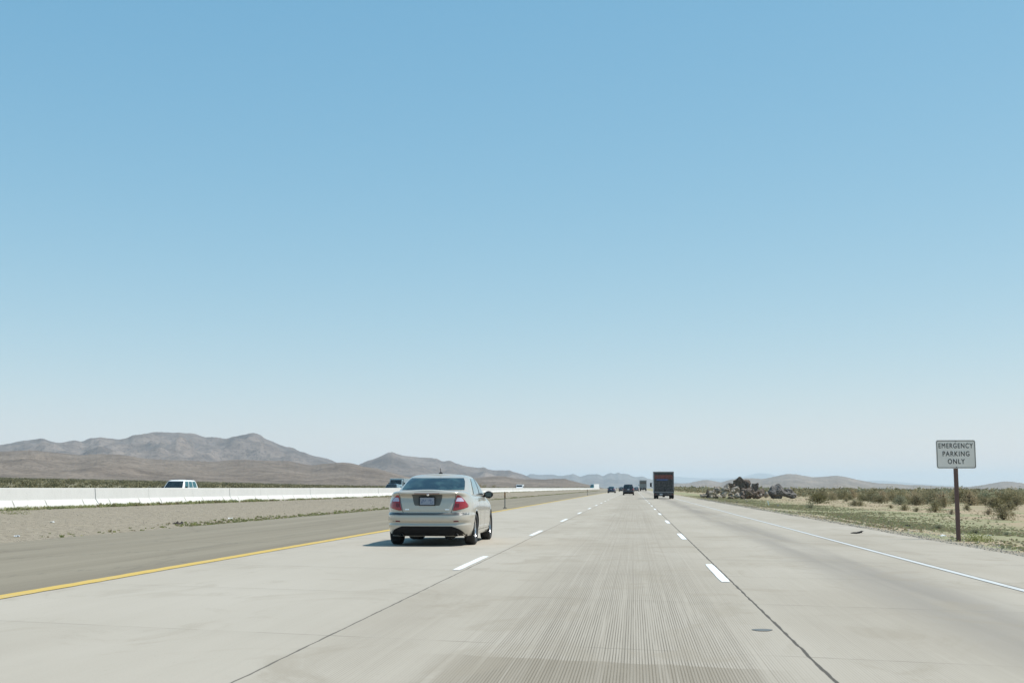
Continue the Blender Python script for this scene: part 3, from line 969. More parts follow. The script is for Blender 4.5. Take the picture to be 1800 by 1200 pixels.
        # mirror on a short arm
        mr = MB(); rows = []
        for i in range(9):
            a = math.pi*i/8
            k_ = max(.02, math.sin(a))**.55
            x = .80 + .215*(i/8)
            rows.append([(sx*x, 3.30 + .075*k_*math.cos(q) + .03*(i/8), 1.045 + .085*k_*math.sin(q)) for q in [2*math.pi*m_/16 for m_ in range(16)]])
        mr.quadgrid(rows, close=True)
        mr.tube([(sx*.74, 3.34, 1.0), (sx*.79, 3.33, 1.01), (sx*.85, 3.32, 1.03)], [.045, .032, .03], 8)
        mo = mr.build('door_mirror', M['black'], root, smooth=True, normals=True)
        gl = MB(); gl.box((sx*.91, 3.228, 1.045), (.14, .006, .10)); gl.build('mirror_glass', M['glass'], mo)
        c.rear_patch([(.56, sx*.70 - .14, sx*.70 + .14), (.68, sx*.68 - .15, sx*.68 + .15)], .008, True).build('headlight', M['light_white'], root, smooth=True)
    c.rear_patch([(.40, -.45, .45), (.62, -.42, .42)], .006, True).build('grille', M['chrome'], root, smooth=True)
    a = MB(); a.lathe([(.055, 0), (.045, .022), (.018, .045), (.001, .05)], (.02, 1.78, 1.500), 'z', 12)
    a.tube([(.02, 1.78, 1.53), (.02, 1.70, 1.63)], .006, 6)
    a.build('antenna', M['black'], root, smooth=True)
    # seats seen through the glass
    return root
make_sedan()

def make_car(name, label, cat, P, loc, rz, pm, glass=None, fine=.5, rails=False, group=None, small=False, side_g=None):
    c = Car(P); root = empty(name, loc, rz)
    tag(root, label, cat, group)
    gm = glass or M['glass_dark']
    c.lower(int(120*fine), int(36*fine), 'body', pm, root)
    c.cabin(int(54*fine) + 6, 10, 'cabin', pm, root)
    L, hw, rw = P['L'], P['hw'], P['rw']
    u = MB(); u.box((0, L/2, P['zb'] + .03), (hw*1.7, L*.85, .06))
    for ya in P['axles']: u.box((0, ya, rw + .05), (hw*1.45, rw*1.9, rw*1.3))
    u.build('underbody', M['under'], root)
    for sx in (-1, 1):
        for ya in P['axles']: wheel(root, sx*(hw - .13), ya, rw, .24, 20, 6, True)
    h0, h1 = P['cz']
    cw = P['cw']
    def W(g_, k_=.86): return crv(cw, g_)*k_
    c.cab_patch([(.22, -W(.22), W(.22)), (.84, -W(.84, .88), W(.84, .88))], .01, nx=8, nz=4).build('rear_window', gm, root, smooth=True)
    c.cab_patch([(.08, -W(.08, .9), W(.08, .9)), (.86, -W(.86, .9), W(.86, .9))], .01, True, nx=8, nz=4).build('windshield', gm, root, smooth=True)
    ya0, yb0, ya1, yb1 = P['win']
    nw = P.get('nwin', 2)
    for sx in (-1, 1):
        for k_ in range(nw):
            f0, f1 = k_/nw + .02, (k_ + 1)/nw - .025
            c.cab_side_patch([(.12, lerp(ya0, yb0, f0), lerp(ya0, yb0, f1)), (.82, lerp(ya1, yb1, f0), lerp(ya1, yb1, f1))], sx, .01, 6, 3).build('side_window', side_g or M['glass_blue'], root, smooth=True)
        z0, z1, xa, xb = P['tl']
        r_ = [(z0, xa, xb), (z1, xa, xb)] if sx > 0 else [(z0, -xb, -xa), (z1, -xb, -xa)]
        c.rear_patch(r_, .012, nx=4, nz=4).build('tail_lamp', M['light_red'], root, smooth=True)
        hz = P.get('hl', .72)
        c.rear_patch([(hz, sx*hw*.74 - .13, sx*hw*.74 + .13), (hz + .14, sx*hw*.74 - .13, sx*hw*.74 + .13)], .01, True, 4, 3).build('headlight', M['light_white'], root, smooth=True)
        m_ = MB(); m_.box((sx*(hw + .09), crv(P['cf'], .1) - .35, h0 + .10), (.2, .1, .15)); m_.build('door_mirror', M['black'], root, bevel=.03)
    c.rear_patch([(P['zb'] + .05, -hw*.8, hw*.8), (P['zb'] + .22, -hw*.8, hw*.8)], .03, nx=8, nz=2).build('rear_bumper', M['black'], root)
    pz = P.get('pz', .85)
    y_ = c.rear(0, pz)
    p = MB(); p.box((0, y_ - .02, pz), (.31, .02, .16)); p.build('licence_plate', simple('pale_plate', (.5, .52, .56), .5), root)
    c.rear_patch([(.42, -hw*.5, hw*.5), (.66, -hw*.5, hw*.5)], .01, True, 6, 3).build('grille', M['black'], root)
    if rails:
        for sx in (-1, 1):
            b = MB(); y0, y1 = crv(P['cr'], 1) + .3, crv(P['cf'], 1) - .5
            b.tube([(sx*.62, y0, h1), (sx*.62, y0 + .12, h1 + .06), (sx*.62, y1 - .12, h1 + .06), (sx*.62, y1, h1)], .02, 6)
            b.build('roof_rail', M['black'], root)
    return root

WT = [(0, .95), (.15, .98), (.5, 1.0), (.8, .985), (.93, .95), (1, .88)]
SUV = dict(L=4.9, hw=.95, zb=.30, rw=.37, axles=(.98, 3.85), snap=.05, nr=9, Lr=1.2,
    ztop=[(0, 1.06), (1, 1.08), (3.3, 1.07), (3.9, 1.04), (4.5, .99), (4.9, .88)], wt=WT,
    yr=[(0, .12), (.2, .0), (.4, 0), (.45, .07), (.9, .07), (1, .1)], yf=[(0, .16), (.3, 0), (.7, .03), (1, .14)],
    cz=(1.02, 1.76), cw=[(0, .90), (.3, .86), (.6, .80), (.85, .74), (.95, .69), (1, .60)], rc=.03, bow=.05, cn=9, cL=.6,
    cr=[(0, .09), (.5, .24), (.85, .40), (1, .62)], cf=[(0, 3.72), (.4, 3.42), (.8, 3.1), (.93, 2.98), (1, 2.75)],
    win=(.45, 3.35, .62, 2.95), nwin=3, tl=(.85, 1.10, .74, .90), pz=.92, hl=.78)
BIG = dict(SUV, L=5.3, hw=1.0, cz=(1.10, 1.86), axles=(1.15, 4.25), ztop=[(0, 1.14), (1, 1.15), (3.8, 1.15), (4.2, 1.12), (4.9, 1.08), (5.3, .98)],
    cf=[(0, 4.15), (.4, 3.85), (.8, 3.52), (.93, 3.38), (1, 3.1)], win=(.5, 3.75, .65, 3.35), nwin=3,
    cw=[(0, .94), (.3, .90), (.6, .84), (.85, .77), (.95, .72), (1, .62)])
CAR = dict(SEDAN, snap=.05, win=(1.3, 3.3, 1.75, 2.85), nwin=2, tl=(.78, .98, .60, .86), pz=.90, hl=.60)
HATCH = dict(CAR, L=4.4, axles=(.85, 3.5), cz=(.98, 1.48), cr=[(0, .20), (.5, .45), (.85, .75), (1, 1.05)],
    ztop=[(0, 1.03), (1, 1.04), (3, 1.0), (3.7, .92), (4.2, .80), (4.4, .68)], cf=[(0, 3.5), (.5, 3.0), (.93, 2.55), (1, 2.35)],
    win=(.8, 3.0, 1.1, 2.6))

make_car('suv', 'black SUV seen from behind in the middle lane far ahead', 'car', SUV, (-.98, 211, 0), 0, paint('black_paint', (.022, .018, .024), .2, .25), fine=.6, rails=True)
make_car('hatchback', 'dark blue car with bright glint in the left lane far ahead', 'car', HATCH, (-5.45, 298, 0), R(-3), paint('navy_paint', (.025, .045, .085), .4, .22), glass=M['glass'], fine=.45)
make_car('sedan', 'small dark grey car far ahead between the blue car and the SUV', 'car', CAR, (-4.1, 405, 0), 0, paint('charcoal_paint', (.06, .055, .05), .3, .35), fine=.4)
make_car('sedan', 'distant grey car partly hidden just right of the black SUV', 'car', CAR, (.75, 440, 0), 0, paint('grey_paint', (.16, .16, .17), .4, .3), fine=.4)
make_car('suv', 'white SUV with dark windshield coming along behind the barrier', 'car', BIG, (-40.75, 112.5, .04), R(180), M['white_paint'], glass=M['glass_dark'], fine=.8, rails=True, side_g=simple('teal_side_glass', (.02, .10, .11), .1))
make_car('suv', 'black SUV behind the barrier just left of the sedan', 'car', dict(SUV, cz=(1.02, 1.74)), (-35.6, 186, .04), R(180), paint('gloss_black_paint', (.02, .022, .026), .2, .2), fine=.5)

# ------------------------------------------------------------------ trucks and vans
def box_vehicle(name, label, cat, loc, rz, W, L, H, floor, boxm, doorm, cabm, cabL, cabH, rw, roofm=None, duals=True, cabW=None, plate=True, doors=True, side_m=None):
    root = empty(name, loc, rz); tag(root, label, cat)
    cW = cabW or W*.92
    b = MB(); b.box((0, L/2, (floor + H)/2), (W, L, H - floor)); b.build('cargo_box', boxm, root, bevel=.05)
    b = MB()
    b.box((0, L/2, H + .02), (W + .04, L + .06, .07)); b.build('roof_cap', roofm or boxm, root, bevel=.02)
    if doors:
        d = MB(); d.box((0, -.022, (floor + H)/2 + .02), (W*.90, .03, (H - floor)*.90))
        dr = d.build('rear_door', doorm, root, bevel=.008)
        rb = MB()
        for i in range(6): rb.box((0, -.045, floor + (H - floor)*(.16 + .14*i)), (W*.88, .012, .02))
        rb.box((W*.05, -.06, floor + .32), (.22, .04, .08))
        rb.build('door_rib', M['under'], dr)
    fr = MB()
    for sx in (-1, 1): fr.box((sx*(W/2 - .05), -.02, (floor + H)/2), (.08, .05, H - floor - .03))
    fr.box((0, -.02, floor + .05), (W - .19, .05, .09)); fr.box((0, -.02, H - .07), (W - .19, .05, .09))
    fr.build('door_frame', simple('frame_metal_' + name, (.10, .10, .105), .5, .3), root)
    ch = MB()
    for sx in (-1, 1): ch.box((sx*.42, (L + cabL)/2, floor - .14), (.10, L + cabL - .4, .22))
    ch.box((0, rw + .9, rw), (W*.75, .16, .16)); ch.lathe([(.001, -.2), (.2, -.1), (.2, .1), (.001, .2)], (0, rw + .9, rw), 'x', 14)
    ch.build('chassis', M['under'], root)
    bp = MB(); bp.box((0, -.06, floor - .14), (W*.94, .14, .16))
    for sx in (-1, 1): bp.box((sx*.55, .02, floor - .02), (.09, .09, .12))
    bp.build('rear_bumper', simple('step_bumper_' + name, (.06, .06, .06), .6), root, bevel=.02)
    for sx in (-1, 1):
        l = MB(); l.box((sx*(W/2 - .2), -.145, floor - .13), (.16, .03, .08)); l.build('tail_lamp', M['light_dark_red'], root)
        l = MB(); l.box((sx*(W/2 - .09), -.05, H - .09), (.12, .03, .05)); l.build('marker_lamp', M['light_dark_red'], root)
        mf = MB(); mf.box((sx*(W/2 - .27), .45, .36), (.5, .012, .5)); mf.build('mud_flap', M['black'], root)
        if duals:
            wheel(root, sx*(W/2 - .14), 1.25, rw, .22, 22, 5, True); wheel(root, sx*(W/2 - .41), 1.25, rw, .20, 22, 5, True)
        else: wheel(root, sx*(W/2 - .14), 1.05, rw, .22, 22, 6, True)
        wheel(root, sx*(cW/2 - .12), L + cabL*.55, rw, .24, 22, 6, True)
    if plate:
        p = MB(); p.box((-W*.14, -.145, floor - .13), (.32, .02, .15)); p.build('licence_plate', simple('plate_grey', (.42, .44, .46), .5), root)
    # cab: lofted side profile
    c = MB(); rows = []
    pr_ = [(0, .45), (0, cabH), (cabL*.42, cabH), (cabL*.66, cabH*.62 + .15), (cabL*.95, cabH*.55 + .1), (cabL, .95), (cabL, .42)]
    for x, k_ in ((-cW/2, .96), (-cW/2 + .06, 1), (cW/2 - .06, 1), (cW/2, .96)):
        rows.append([(x, L + .04 + y, lerp(.9, z, k_)) for y, z in pr_])
    c.quadgrid(rows, close=True)
    n = len(pr_)
    c.f.append(tuple(range(n))); c.m.append(0); c.f.append(tuple(range(3*n, 4*n))); c.m.append(0)
    c.build('cab', cabm, root, normals=True, bevel=.03)
    a, b_ = (cabL*.43, cabH - .05), (cabL*.65, cabH*.62 + .19)
    ws = MB(); ws.quadgrid([[(-cW*.43, L + .07 + a[0], a[1]), (cW*.43, L + .07 + a[0], a[1])], [(-cW*.45, L + .07 + b_[0], b_[1]), (cW*.45, L + .07 + b_[0], b_[1])]])
    ws.build('windshield', M['glass_dark'], root)
    for sx in (-1, 1):
        s_ = MB(); x = sx*(cW/2 + .006)
        s_.v += [(x, L + cabL*.08, cabH*.60), (x, L + cabL*.58, cabH*.60), (x, L + cabL*.40, cabH*.90), (x, L + cabL*.08, cabH*.90)]
        s_.f.append((0, 1, 2, 3)); s_.m.append(0); s_.build('side_window', M['glass_dark'], root)
        m_ = MB(); mx = sx*(W/2 + (.22 if sx < 0 else .02))
        m_.box((mx, L + cabL*.45, cabH*.70), (.20, .08, .46))
        arm = MB(); arm.tube([(sx*cW/2, L + cabL*.5, cabH*.82), (mx, L + cabL*.47, cabH*.80)], .018, 6)
        arm.tube([(sx*cW/2, L + cabL*.5, cabH*.56), (mx, L + cabL*.47, cabH*.60)], .018, 6)
        mo = m_.build('door_mirror', M['black'], root, bevel=.03); arm.build('mirror_arm', M['black'], mo)
        h = MB(); h.box((sx*cW*.36, L + cabL + .05, .78), (.26, .04, .16)); h.build('headlight', M['light_white'], root, bevel=.015)
    return root

# dark painted rear door: faded red band over a blue band
nd = NT('dark_printed_door'); X, Y, Z = nd.xyz()
blob = nd.noise(1, nd.scale((5, 1, 6)), 4, .8)
b2 = nd.noise(1, nd.scale((9, 1, 9)), 3, .8)
cb = nd.mix(nd.rng(blob, .38, .62), (.012, .016, .016), (.075, .07, .072))
redm = nd.math('MULTIPLY', nd.band(Z, 2.18, 2.62, .07), nd.rng(b2, .40, .56))
bluem = nd.math('MULTIPLY', nd.band(Z, 1.98, 2.16, .05), nd.math('MULTIPLY', nd.band(X, -.78, .45, .12), nd.rng(b2, .33, .5)))
cb = nd.mix(nd.math('MULTIPLY', redm, .75), cb, (.30, .055, .035))
cb = nd.mix(nd.math('MULTIPLY', bluem, .75), cb, (.05, .10, .27))
door_dark = nd.out(cb, .5)
box_vehicle('box_truck', 'dark box truck seen from behind in the right lane, tallest vehicle ahead', 'truck', (3.22, 139, 0), 0, 2.22, 5.2, 2.95, .62,
            simple('van_side_paint', (.55, .56, .57), .45), door_dark, simple('van_cab_paint', (.35, .36, .37), .4), 1.9, 2.2, .38, M['white_paint'], cabW=2.0)
nd = NT('dusty_trailer_door'); X, Y, Z = nd.xyz()
cb = nd.mix(nd.noise(1, nd.scale((3, 1, 2)), 3), (.13, .145, .14), (.27, .29, .28))
cb = nd.mix(nd.math('MULTIPLY', nd.band(Z, 2.7, 3.5, .2), .8), cb, (.09, .065, .05))
dusty = nd.out(cb, .7)
box_vehicle('semi_trailer', 'grey dusty semi trailer far ahead, left of the box truck', 'truck', (3.3, 476, 0), 0, 2.6, 14, 4.0, 1.2,
            simple('trailer_side', (.40, .42, .42), .6), dusty, simple('tractor_paint', (.2, .22, .24), .4), 2.6, 3.2, .5, None)
box_vehicle('delivery_van', 'pale blue boxy van behind the barrier, half hidden by the sedan', 'van', (-36.4, 196, .04), R(180), 2.15, 4.6, 2.55, .55,
            simple('pale_blue_van_paint', (.22, .30, .35), .35), simple('pale_blue_van_door', (.20, .28, .33), .4), simple('pale_blue_cab_paint', (.26, .36, .40), .35), 1.3, 2.45, .36, simple('van_roof_paint', (.55, .6, .6), .4), duals=False)
box_vehicle('white_van', 'distant white van behind the barrier, right of the sedan', 'van', (-35.6, 395, .04), R(180), 2.1, 3.6, 2.15, .5,
            simple('white_van_paint', (.72, .74, .74), .4), simple('white_van_door', (.7, .7, .7), .4), simple('white_van_cab_paint', (.66, .70, .72), .4), 1.6, 2.05, .36, M['white_paint'], duals=False)
box_vehicle('lorry', 'far white and teal lorry at the end of the barrier', 'truck', (-29.2, 1010, .04), R(160), 2.6, 11, 4.1, 1.1,
            simple('lorry_box_paint', (.75, .76, .76), .4), simple('lorry_door_paint', (.6, .6, .6), .4), simple('teal_cab_paint', (.02, .17, .21), .3), 2.5, 3.5, .5, M['white_paint'])

# ------------------------------------------------------------------ road sign
def make_sign():
    Y = 30.7
    bx, bz = at_y(1684.5, 943, Y)
    bx = bx
    gz = terrain(bx, Y)
    root = empty('road_sign', (bx, Y, gz))
    tag(root, 'white rectangular emergency parking sign with black letters on a brown post', 'sign')
    top_x, top_z = at_y(1680.5, 773, Y - .08)
    _, bot_z = at_y(1680.5, 823, Y - .08)
    lx, _z = at_y(1646, 800, Y - .08); rx, _z = at_y(1715.5, 800, Y - .08)
    Wd, Hd = rx - lx, top_z - bot_z
    cz = (top_z + bot_z)/2 - gz; cx = (lx + rx)/2 - bx
    p = MB(); p.box((cx*.5, 0, (top_z - gz)/2 - .14), (.088, .088, top_z - gz + .14), Matrix.Rotation(R(-.0), 3, 'Y'))
    npst = NT('weathered_wood_post'); f = npst.noise(1, npst.scale((30, 30, 2.2)), 4, .7)
    npst.out(npst.mix(f, (.075, .042, .036), (.22, .13, .11)), .85)
    p.build('post', npst.mat, root, bevel=.006)
    def rrect(w_, h_, r_, y, n=6):
        out = []
        for qx, qz, a0 in ((1, 1, 0), (-1, 1, 90), (-1, -1, 180), (1, -1, 270)):
            for i in range(n + 1):
                a = R(a0 + 90*i/n)
                out.append((cx + qx*(w_/2 - r_) + r_*math.cos(a), y, cz + qz*(h_/2 - r_) + r_*math.sin(a)))
        return out
    b = MB(); fr_, bk = rrect(Wd, Hd, .045, -.074), rrect(Wd, Hd, .045, -.062)
    n = len(fr_); b.v += fr_ + bk
    b.f.append(tuple(range(n))); b.f.append(tuple(range(n, 2*n))[::-1]); b.m += [0, 0]
    for i in range(n): b.f.append((i, n + i, n + (i + 1) % n, (i + 1) % n)); b.m.append(0)
    npn = NT('sign_panel_white'); f = npn.noise(3, det=4); g_ = npn.noise(40, det=3)
    npn.out(npn.mix(npn.math('MULTIPLY', npn.rng(f, .4, .7), .3), npn.mix(g_, (.86, .765, .70), (.92, .825, .755)), (.72, .64, .57)), .35)
    panel = b.build('sign_panel', npn.mat, root)
    ink = simple('sign_black_ink', (.03, .03, .03), .5)
    b = MB(); o_, i_ = rrect(Wd - .026, Hd - .026, .04, -.0765), rrect(Wd - .052, Hd - .052, .03, -.0765)
    b.quadgrid([o_, i_], close=True); b.build('border', ink, panel)
    dg = bpy.context.evaluated_depsgraph_get()
    for word, zc, wdt, hh in (('EMERGENCY', .245, .845, .118), ('PARKING', 0.015, .66, .118), ('ONLY', -.205, .42, .118)):
        cu = bpy.data.curves.new('word', 'FONT'); cu.body = word; cu.align_x = 'CENTER'; cu.size = 1; cu.bevel_depth = .014; cu.bevel_resolution = 0; cu.space_character = 1.2
        to = bpy.data.objects.new('tmp', cu); COL.objects.link(to)
        bpy.context.view_layer.update()
        me = bpy.data.meshes.new_from_object(to.evaluated_get(bpy.context.evaluated_depsgraph_get()))
        bpy.data.objects.remove(to)
        xs_ = [v.co.x for v in me.vertices]; ys2 = [v.co.y for v in me.vertices]
        mx, my = (min(xs_) + max(xs_))/2, (min(ys2) + max(ys2))/2
        sx_, sy_ = wdt*Wd/.97/(max(xs_) - min(xs_)), hh/(max(ys2) - min(ys2))
        for v in me.vertices:
            v.co = Vector((cx + (v.co.x - mx)*sx_, -.0775 - .0003*(v.co.z > 0), cz + zc*Hd/.70*.86 + (v.co.y - my)*sy_))
        me.materials.clear(); me.materials.append(ink); me.update()
        ob = bpy.data.objects.new('lettering', me); COL.objects.link(ob); ob.parent = panel
    b = MB()
    for zc in (.318, -.318):
        b.lathe([(.001, -.006), (.012, -.005), (.014, 0)], (cx, -.076, cz + zc*Hd/.7), 'y', 10)
    b.build('bolt', M['steel'], root)
    return root, bx, Y, gz
SIGN = make_sign()

# ------------------------------------------------------------------ delineators
def delineator(x, y, h, label):
    root = empty('delineator_post', (x, y, -.008)); tag(root, label, 'marker post', 'thin marker posts on the left shoulder')
    b = MB(); b.box((0, 0, h*.31), (.055, .02, h*.62)); b.build('stake', simple('grey_stake', (.14, .14, .13), .7), root)
    b = MB(); b.box((0, -.004, h*.81), (.085, .03, h*.38)); pn = b.build('paddle', simple('brown_paddle', (.20, .12, .06), .7), root, bevel=.01)
    b = MB(); b.box((0, -.022, h*.86), (.065, .006, .13)); b.build('reflector', M['amber'], pn)
    b = MB(); b.lathe([(.12, 0), (.10, .03), (.05, .05), (.001, .05)], (0, 0, 0), 'z', 12); b.build('base', M['black'], root)
X, Yg = ground_at(887.5, 892.5); delineator(X, Yg, .97, 'thin marker post with brown reflector just right of the sedan')
X, Yg = ground_at(1032.5, 869.5); delineator(X, Yg, .97, 'farther thin marker post on the left shoulder before the dark blue car')
X, Yg = ground_at(1351, 887.5, -.1)
root = empty('stub_marker', (X, Yg, terrain(X, Yg))); tag(root, 'short white marker stub leaning in the grass before the rocks', 'marker post')
b = MB(); b.box((0, 0, .10), (.07, .03, .22)); b.box((-.05, 0, .27), (.09, .03, .14), Matrix.Rotation(R(-25), 3, 'Y')); b.build('panel', simple('white_plastic_stub', (.78, .77, .74), .5), root)

# ------------------------------------------------------------------ rocks
def rock_mesh(seed, sx, sy, sz, mat, sub=4):
    import bmesh
    bm = bmesh.new(); bmesh.ops.create_icosphere(bm, subdivisions=sub, radius=1)
    rnd = random.Random(seed)
    planes = [(Vector((rnd.gauss(0, 1), rnd.gauss(0, 1), rnd.gauss(0, .8))).normalized(), rnd.uniform(.38, .78)) for _ in range(15)]
    for v in bm.verts:
        p = v.co.copy()
        for nrm, d in planes:
            k_ = p.dot(nrm)
            if k_ > d: p -= nrm*(k_ - d)
        p *= 1.10*(1 + .26*(noise.noise(v.co*1.7 + Vector((seed*3.1, 0, 0)))) + .20*(.3 - abs(noise.noise(v.co*3.4 + Vector((0, seed*1.7, 0))))) + .10*noise.noise(v.co*8))
        v.co = Vector((p.x*sx, p.y*sy, p.z*sz))
    me = bpy.data.meshes.new('boulder'); bm.to_mesh(me); bm.free(); me.materials.append(mat)
    return me
def rockmat(name, a, b_, c_):
    n = NT(name); f = n.noise(2.2, det=6, rough=.7); g_ = n.noise(11, det=4, rough=.7)
    col = n.ramp(f, [(.35, a), (.5, b_), (.68, c_)]); col = n.mix(n.rng(g_, .45, .65, 0, .5), col, tuple(k_*.4 for k_ in a))
    n.bump(g_, .7, .06); return n.out(col, .9, 0, .2)
r_light = rockmat('pale_granite', (.22, .185, .15), (.34, .295, .245), (.45, .40, .34))
r_dark = rockmat('dark_varnished_rock', (.085, .067, .053), (.155, .122, .098), (.24, .195, .16))
r_grey = rockmat('grey_blue_rock', (.10, .092, .086), (.16, .147, .137), (.23, .21, .195))
def rock(px, py_top, py_bot, wpx, Y, mat, seed, label, group, rot=0, tilt=0, depth=1.0):
    x0, zt = at_y(px, py_top, Y); _, zb_ = at_y(px, py_bot, Y)
    hw_ = wpx/2*Y/F_PX; hz = (zt - zb_)/2
    me = rock_mesh(seed, hw_*1.42, hw_*depth*1.3, hz*1.45, mat)
    o = bpy.data.objects.new('boulder', me); COL.objects.link(o)
    o.location = (x0, Y, (zt + zb_)/2); o.rotation_euler = (0, tilt, 0)
    tag(o, label, 'boulder', group)
    return o
GL, GR = 'boulders of the left rock pile', 'boulders of the dark outcrop beside the pile'
rs = random.Random(5)
# big dark crown rocks
rock(1301, 844.5, 866, 19, 168, r_dark, 1, 'tallest dark boulder crowning the rock pile', GL, tilt=.1)
rock(1313, 849, 868, 15, 169, r_dark, 2, 'dark boulder right behind the pile crown', GL, tilt=-.1)
rock(1326, 852, 871, 14, 167, r_dark, 3, 'pointed dark boulder at the right shoulder of the pile', GL, tilt=.2)
rock(1335, 859, 872, 16, 166, r_dark, 4, 'low dark boulder at the right end of the pile', GL, tilt=.25)
rock(1318, 858, 872, 20, 164, r_dark, 5, 'broad dark boulder low in the right half of the pile', GL)
rock(1292, 855, 863, 16, 162, r_light, 6, 'largest pale rounded slab below the pile crown', GL, tilt=.05)
rock(1277, 853, 862, 12, 162, r_light, 7, 'pale rounded boulder at the upper left of the pile', GL, tilt=-.15)
rock(1284, 848, 858, 11, 166, r_dark, 8, 'dark boulder at the upper left behind pale slabs', GL)
rock(1273, 862, 870, 10, 161, r_light, 9, 'pale block in the middle of the pile front', GL)
rock(1262, 857, 866, 9, 162, r_light, 10, 'pale boulder on the left shoulder of the pile', GL)
rock(1244, 863, 872, 8, 161, r_dark, 11, 'small dark boulder at the left end of the pile', GL)
for i in range(44):
    f = rs.random()
    px = lerp(1234, 1338, f)
    top = lin([(1234, 868), (1245, 864), (1265, 857), (1285, 854), (1300, 856), (1320, 862), (1338, 866)], px)
    t = rs.uniform(top, 872); wv = rs.uniform(5, 11); h_ = wv*rs.uniform(.5, .8)
    m_ = r_light if rs.random() < (.72 if px < 1300 else .3) else r_dark
    rock(px, t, t + h_, wv, rs.uniform(159, 165), m_, 20 + i, 'small pale boulder wedged among the left rock pile' if m_ is r_light else 'small dark boulder wedged among the left rock pile', GL, tilt=rs.uniform(-.4, .4))
rock(1360, 852.5, 871, 15, 166, r_dark, 61, 'tall dark boulder at the left of the separate outcrop', GR, tilt=.25)
rock(1368, 855, 873, 22, 165, r_grey, 62, 'grey sloping slab in front of the separate outcrop', GR, tilt=.35)
rock(1381, 861, 874.5, 27, 166, r_grey, 63, 'low grey slab trailing right from the separate outcrop', GR, tilt=.15)
rock(1389, 867, 875, 12, 165, r_grey, 64, 'smallest grey rock at the right foot of the outcrop', GR, tilt=.2)
rock(1347, 866, 873, 9, 163, r_light, 65, 'pale rock in the gap between pile and outcrop', GR)
for i, (px, py) in enumerate(((1310, 877), (1367, 889), (1296, 884), (1313, 881), (1388, 877))):
    Xg, Yg = ground_at(px, py, -.1)
    o = bpy.data.objects.new('stone', rock_mesh(80 + i, .14, .12, .10, r_light, 2)); COL.objects.link(o)
    o.location = (Xg, Yg, terrain(Xg, Yg) + .05)
    tag(o, 'small pale stone lying in the verge below the rocks', 'stone', 'loose stones below the rocks')

# ------------------------------------------------------------------ bushes
def bush_mesh(seed, nleaf=320, leaf=.06, stems=9, mats=None, spread=.55, hgt=.9, solid=.0):
    rnd = random.Random(seed); b = MB(); st = MB()
    tips = []
    for i in range(stems):
        a = 2*math.pi*i/stems + rnd.uniform(-.5, .5); ln = rnd.uniform(.7, 1.05)
        el = rnd.uniform(.12, 1.0)**.8*math.pi/2
        out = math.cos(el)*spread*ln; up = math.sin(el)*hgt*ln
        pts = [(0, 0, -.05), (out*math.cos(a)*.5, out*math.sin(a)*.5, up*.55 + .03), (out*math.cos(a), out*math.sin(a), up*.95 + .06)]
        st.tube(pts, [.02, .012, .005], 4)
        tips.append((pts[1], pts[2]))
    for i in range(nleaf):
        p1, p2 = rnd.choice(tips); f = rnd.uniform(-.5, 1.12)
        c_ = Vector(p1).lerp(Vector(p2), f)
        if i % 2:
            a = rnd.uniform(0, 2*math.pi); q = spread*math.sqrt(rnd.random())*1.02
            lump = 1 + .22*noise.noise(Vector((math.cos(a)*1.6, math.sin(a)*1.6, seed)))
            c_ = Vector((math.cos(a)*q*lump, math.sin(a)*q*lump, rnd.random()**.8*hgt*math.sqrt(max(.03, 1 - (q/spread/1.03)**2))*lump))
        c_ += Vector((rnd.gauss(0, .085), rnd.gauss(0, .085), rnd.gauss(0, .065)))*(1 + .4*f)
        c_.z = max(.03, c_.z)
        u = Vector((rnd.gauss(0, 1), rnd.gauss(0, 1), rnd.gauss(0, 1))).normalized(); v = u.orthogonal().normalized()
        s_ = leaf*rnd.uniform(.5, 1.3)
        k0 = len(b.v)
        b.v += [tuple(c_ - u*s_), tuple(c_ + v*s_*.45), tuple(c_ + u*s_), tuple(c_ - v*s_*.45)]
        b.f.append((k0, k0 + 1, k0 + 2, k0 + 3)); b.m.append(0)
    return b, st
protos = []
for i in range(7):
    lm = [M['leaf'], M['leaf_dark'], M['leaf_sage'], M['leaf'], M['leaf_dry'], M['leaf'], M['leaf_dark']][i]
    f_, s_ = bush_mesh(100 + i, 1050, .05, 24)
    protos.append((f_.mesh('foliage', lm), s_.mesh('stems', M['stem'])))
rb = random.Random(11)
def place_bush(x, y, sc, pi, label, cat, group, parts=True, hz=1.0, name='bush'):
    fm, sm_ = protos[pi]
    o = bpy.data.objects.new(name, fm); COL.objects.link(o)
    o.location = (x, y, terrain(x, y) - .02); o.rotation_euler = (0, 0, rb.uniform(0, 6.28)); o.scale = (sc*rb.uniform(.9, 1.15), sc*rb.uniform(.9, 1.15), sc*hz)
    tag(o, label, cat, group)
    if parts:
        c = bpy.data.objects.new('stems', sm_); COL.objects.link(c); c.parent = o
    return o
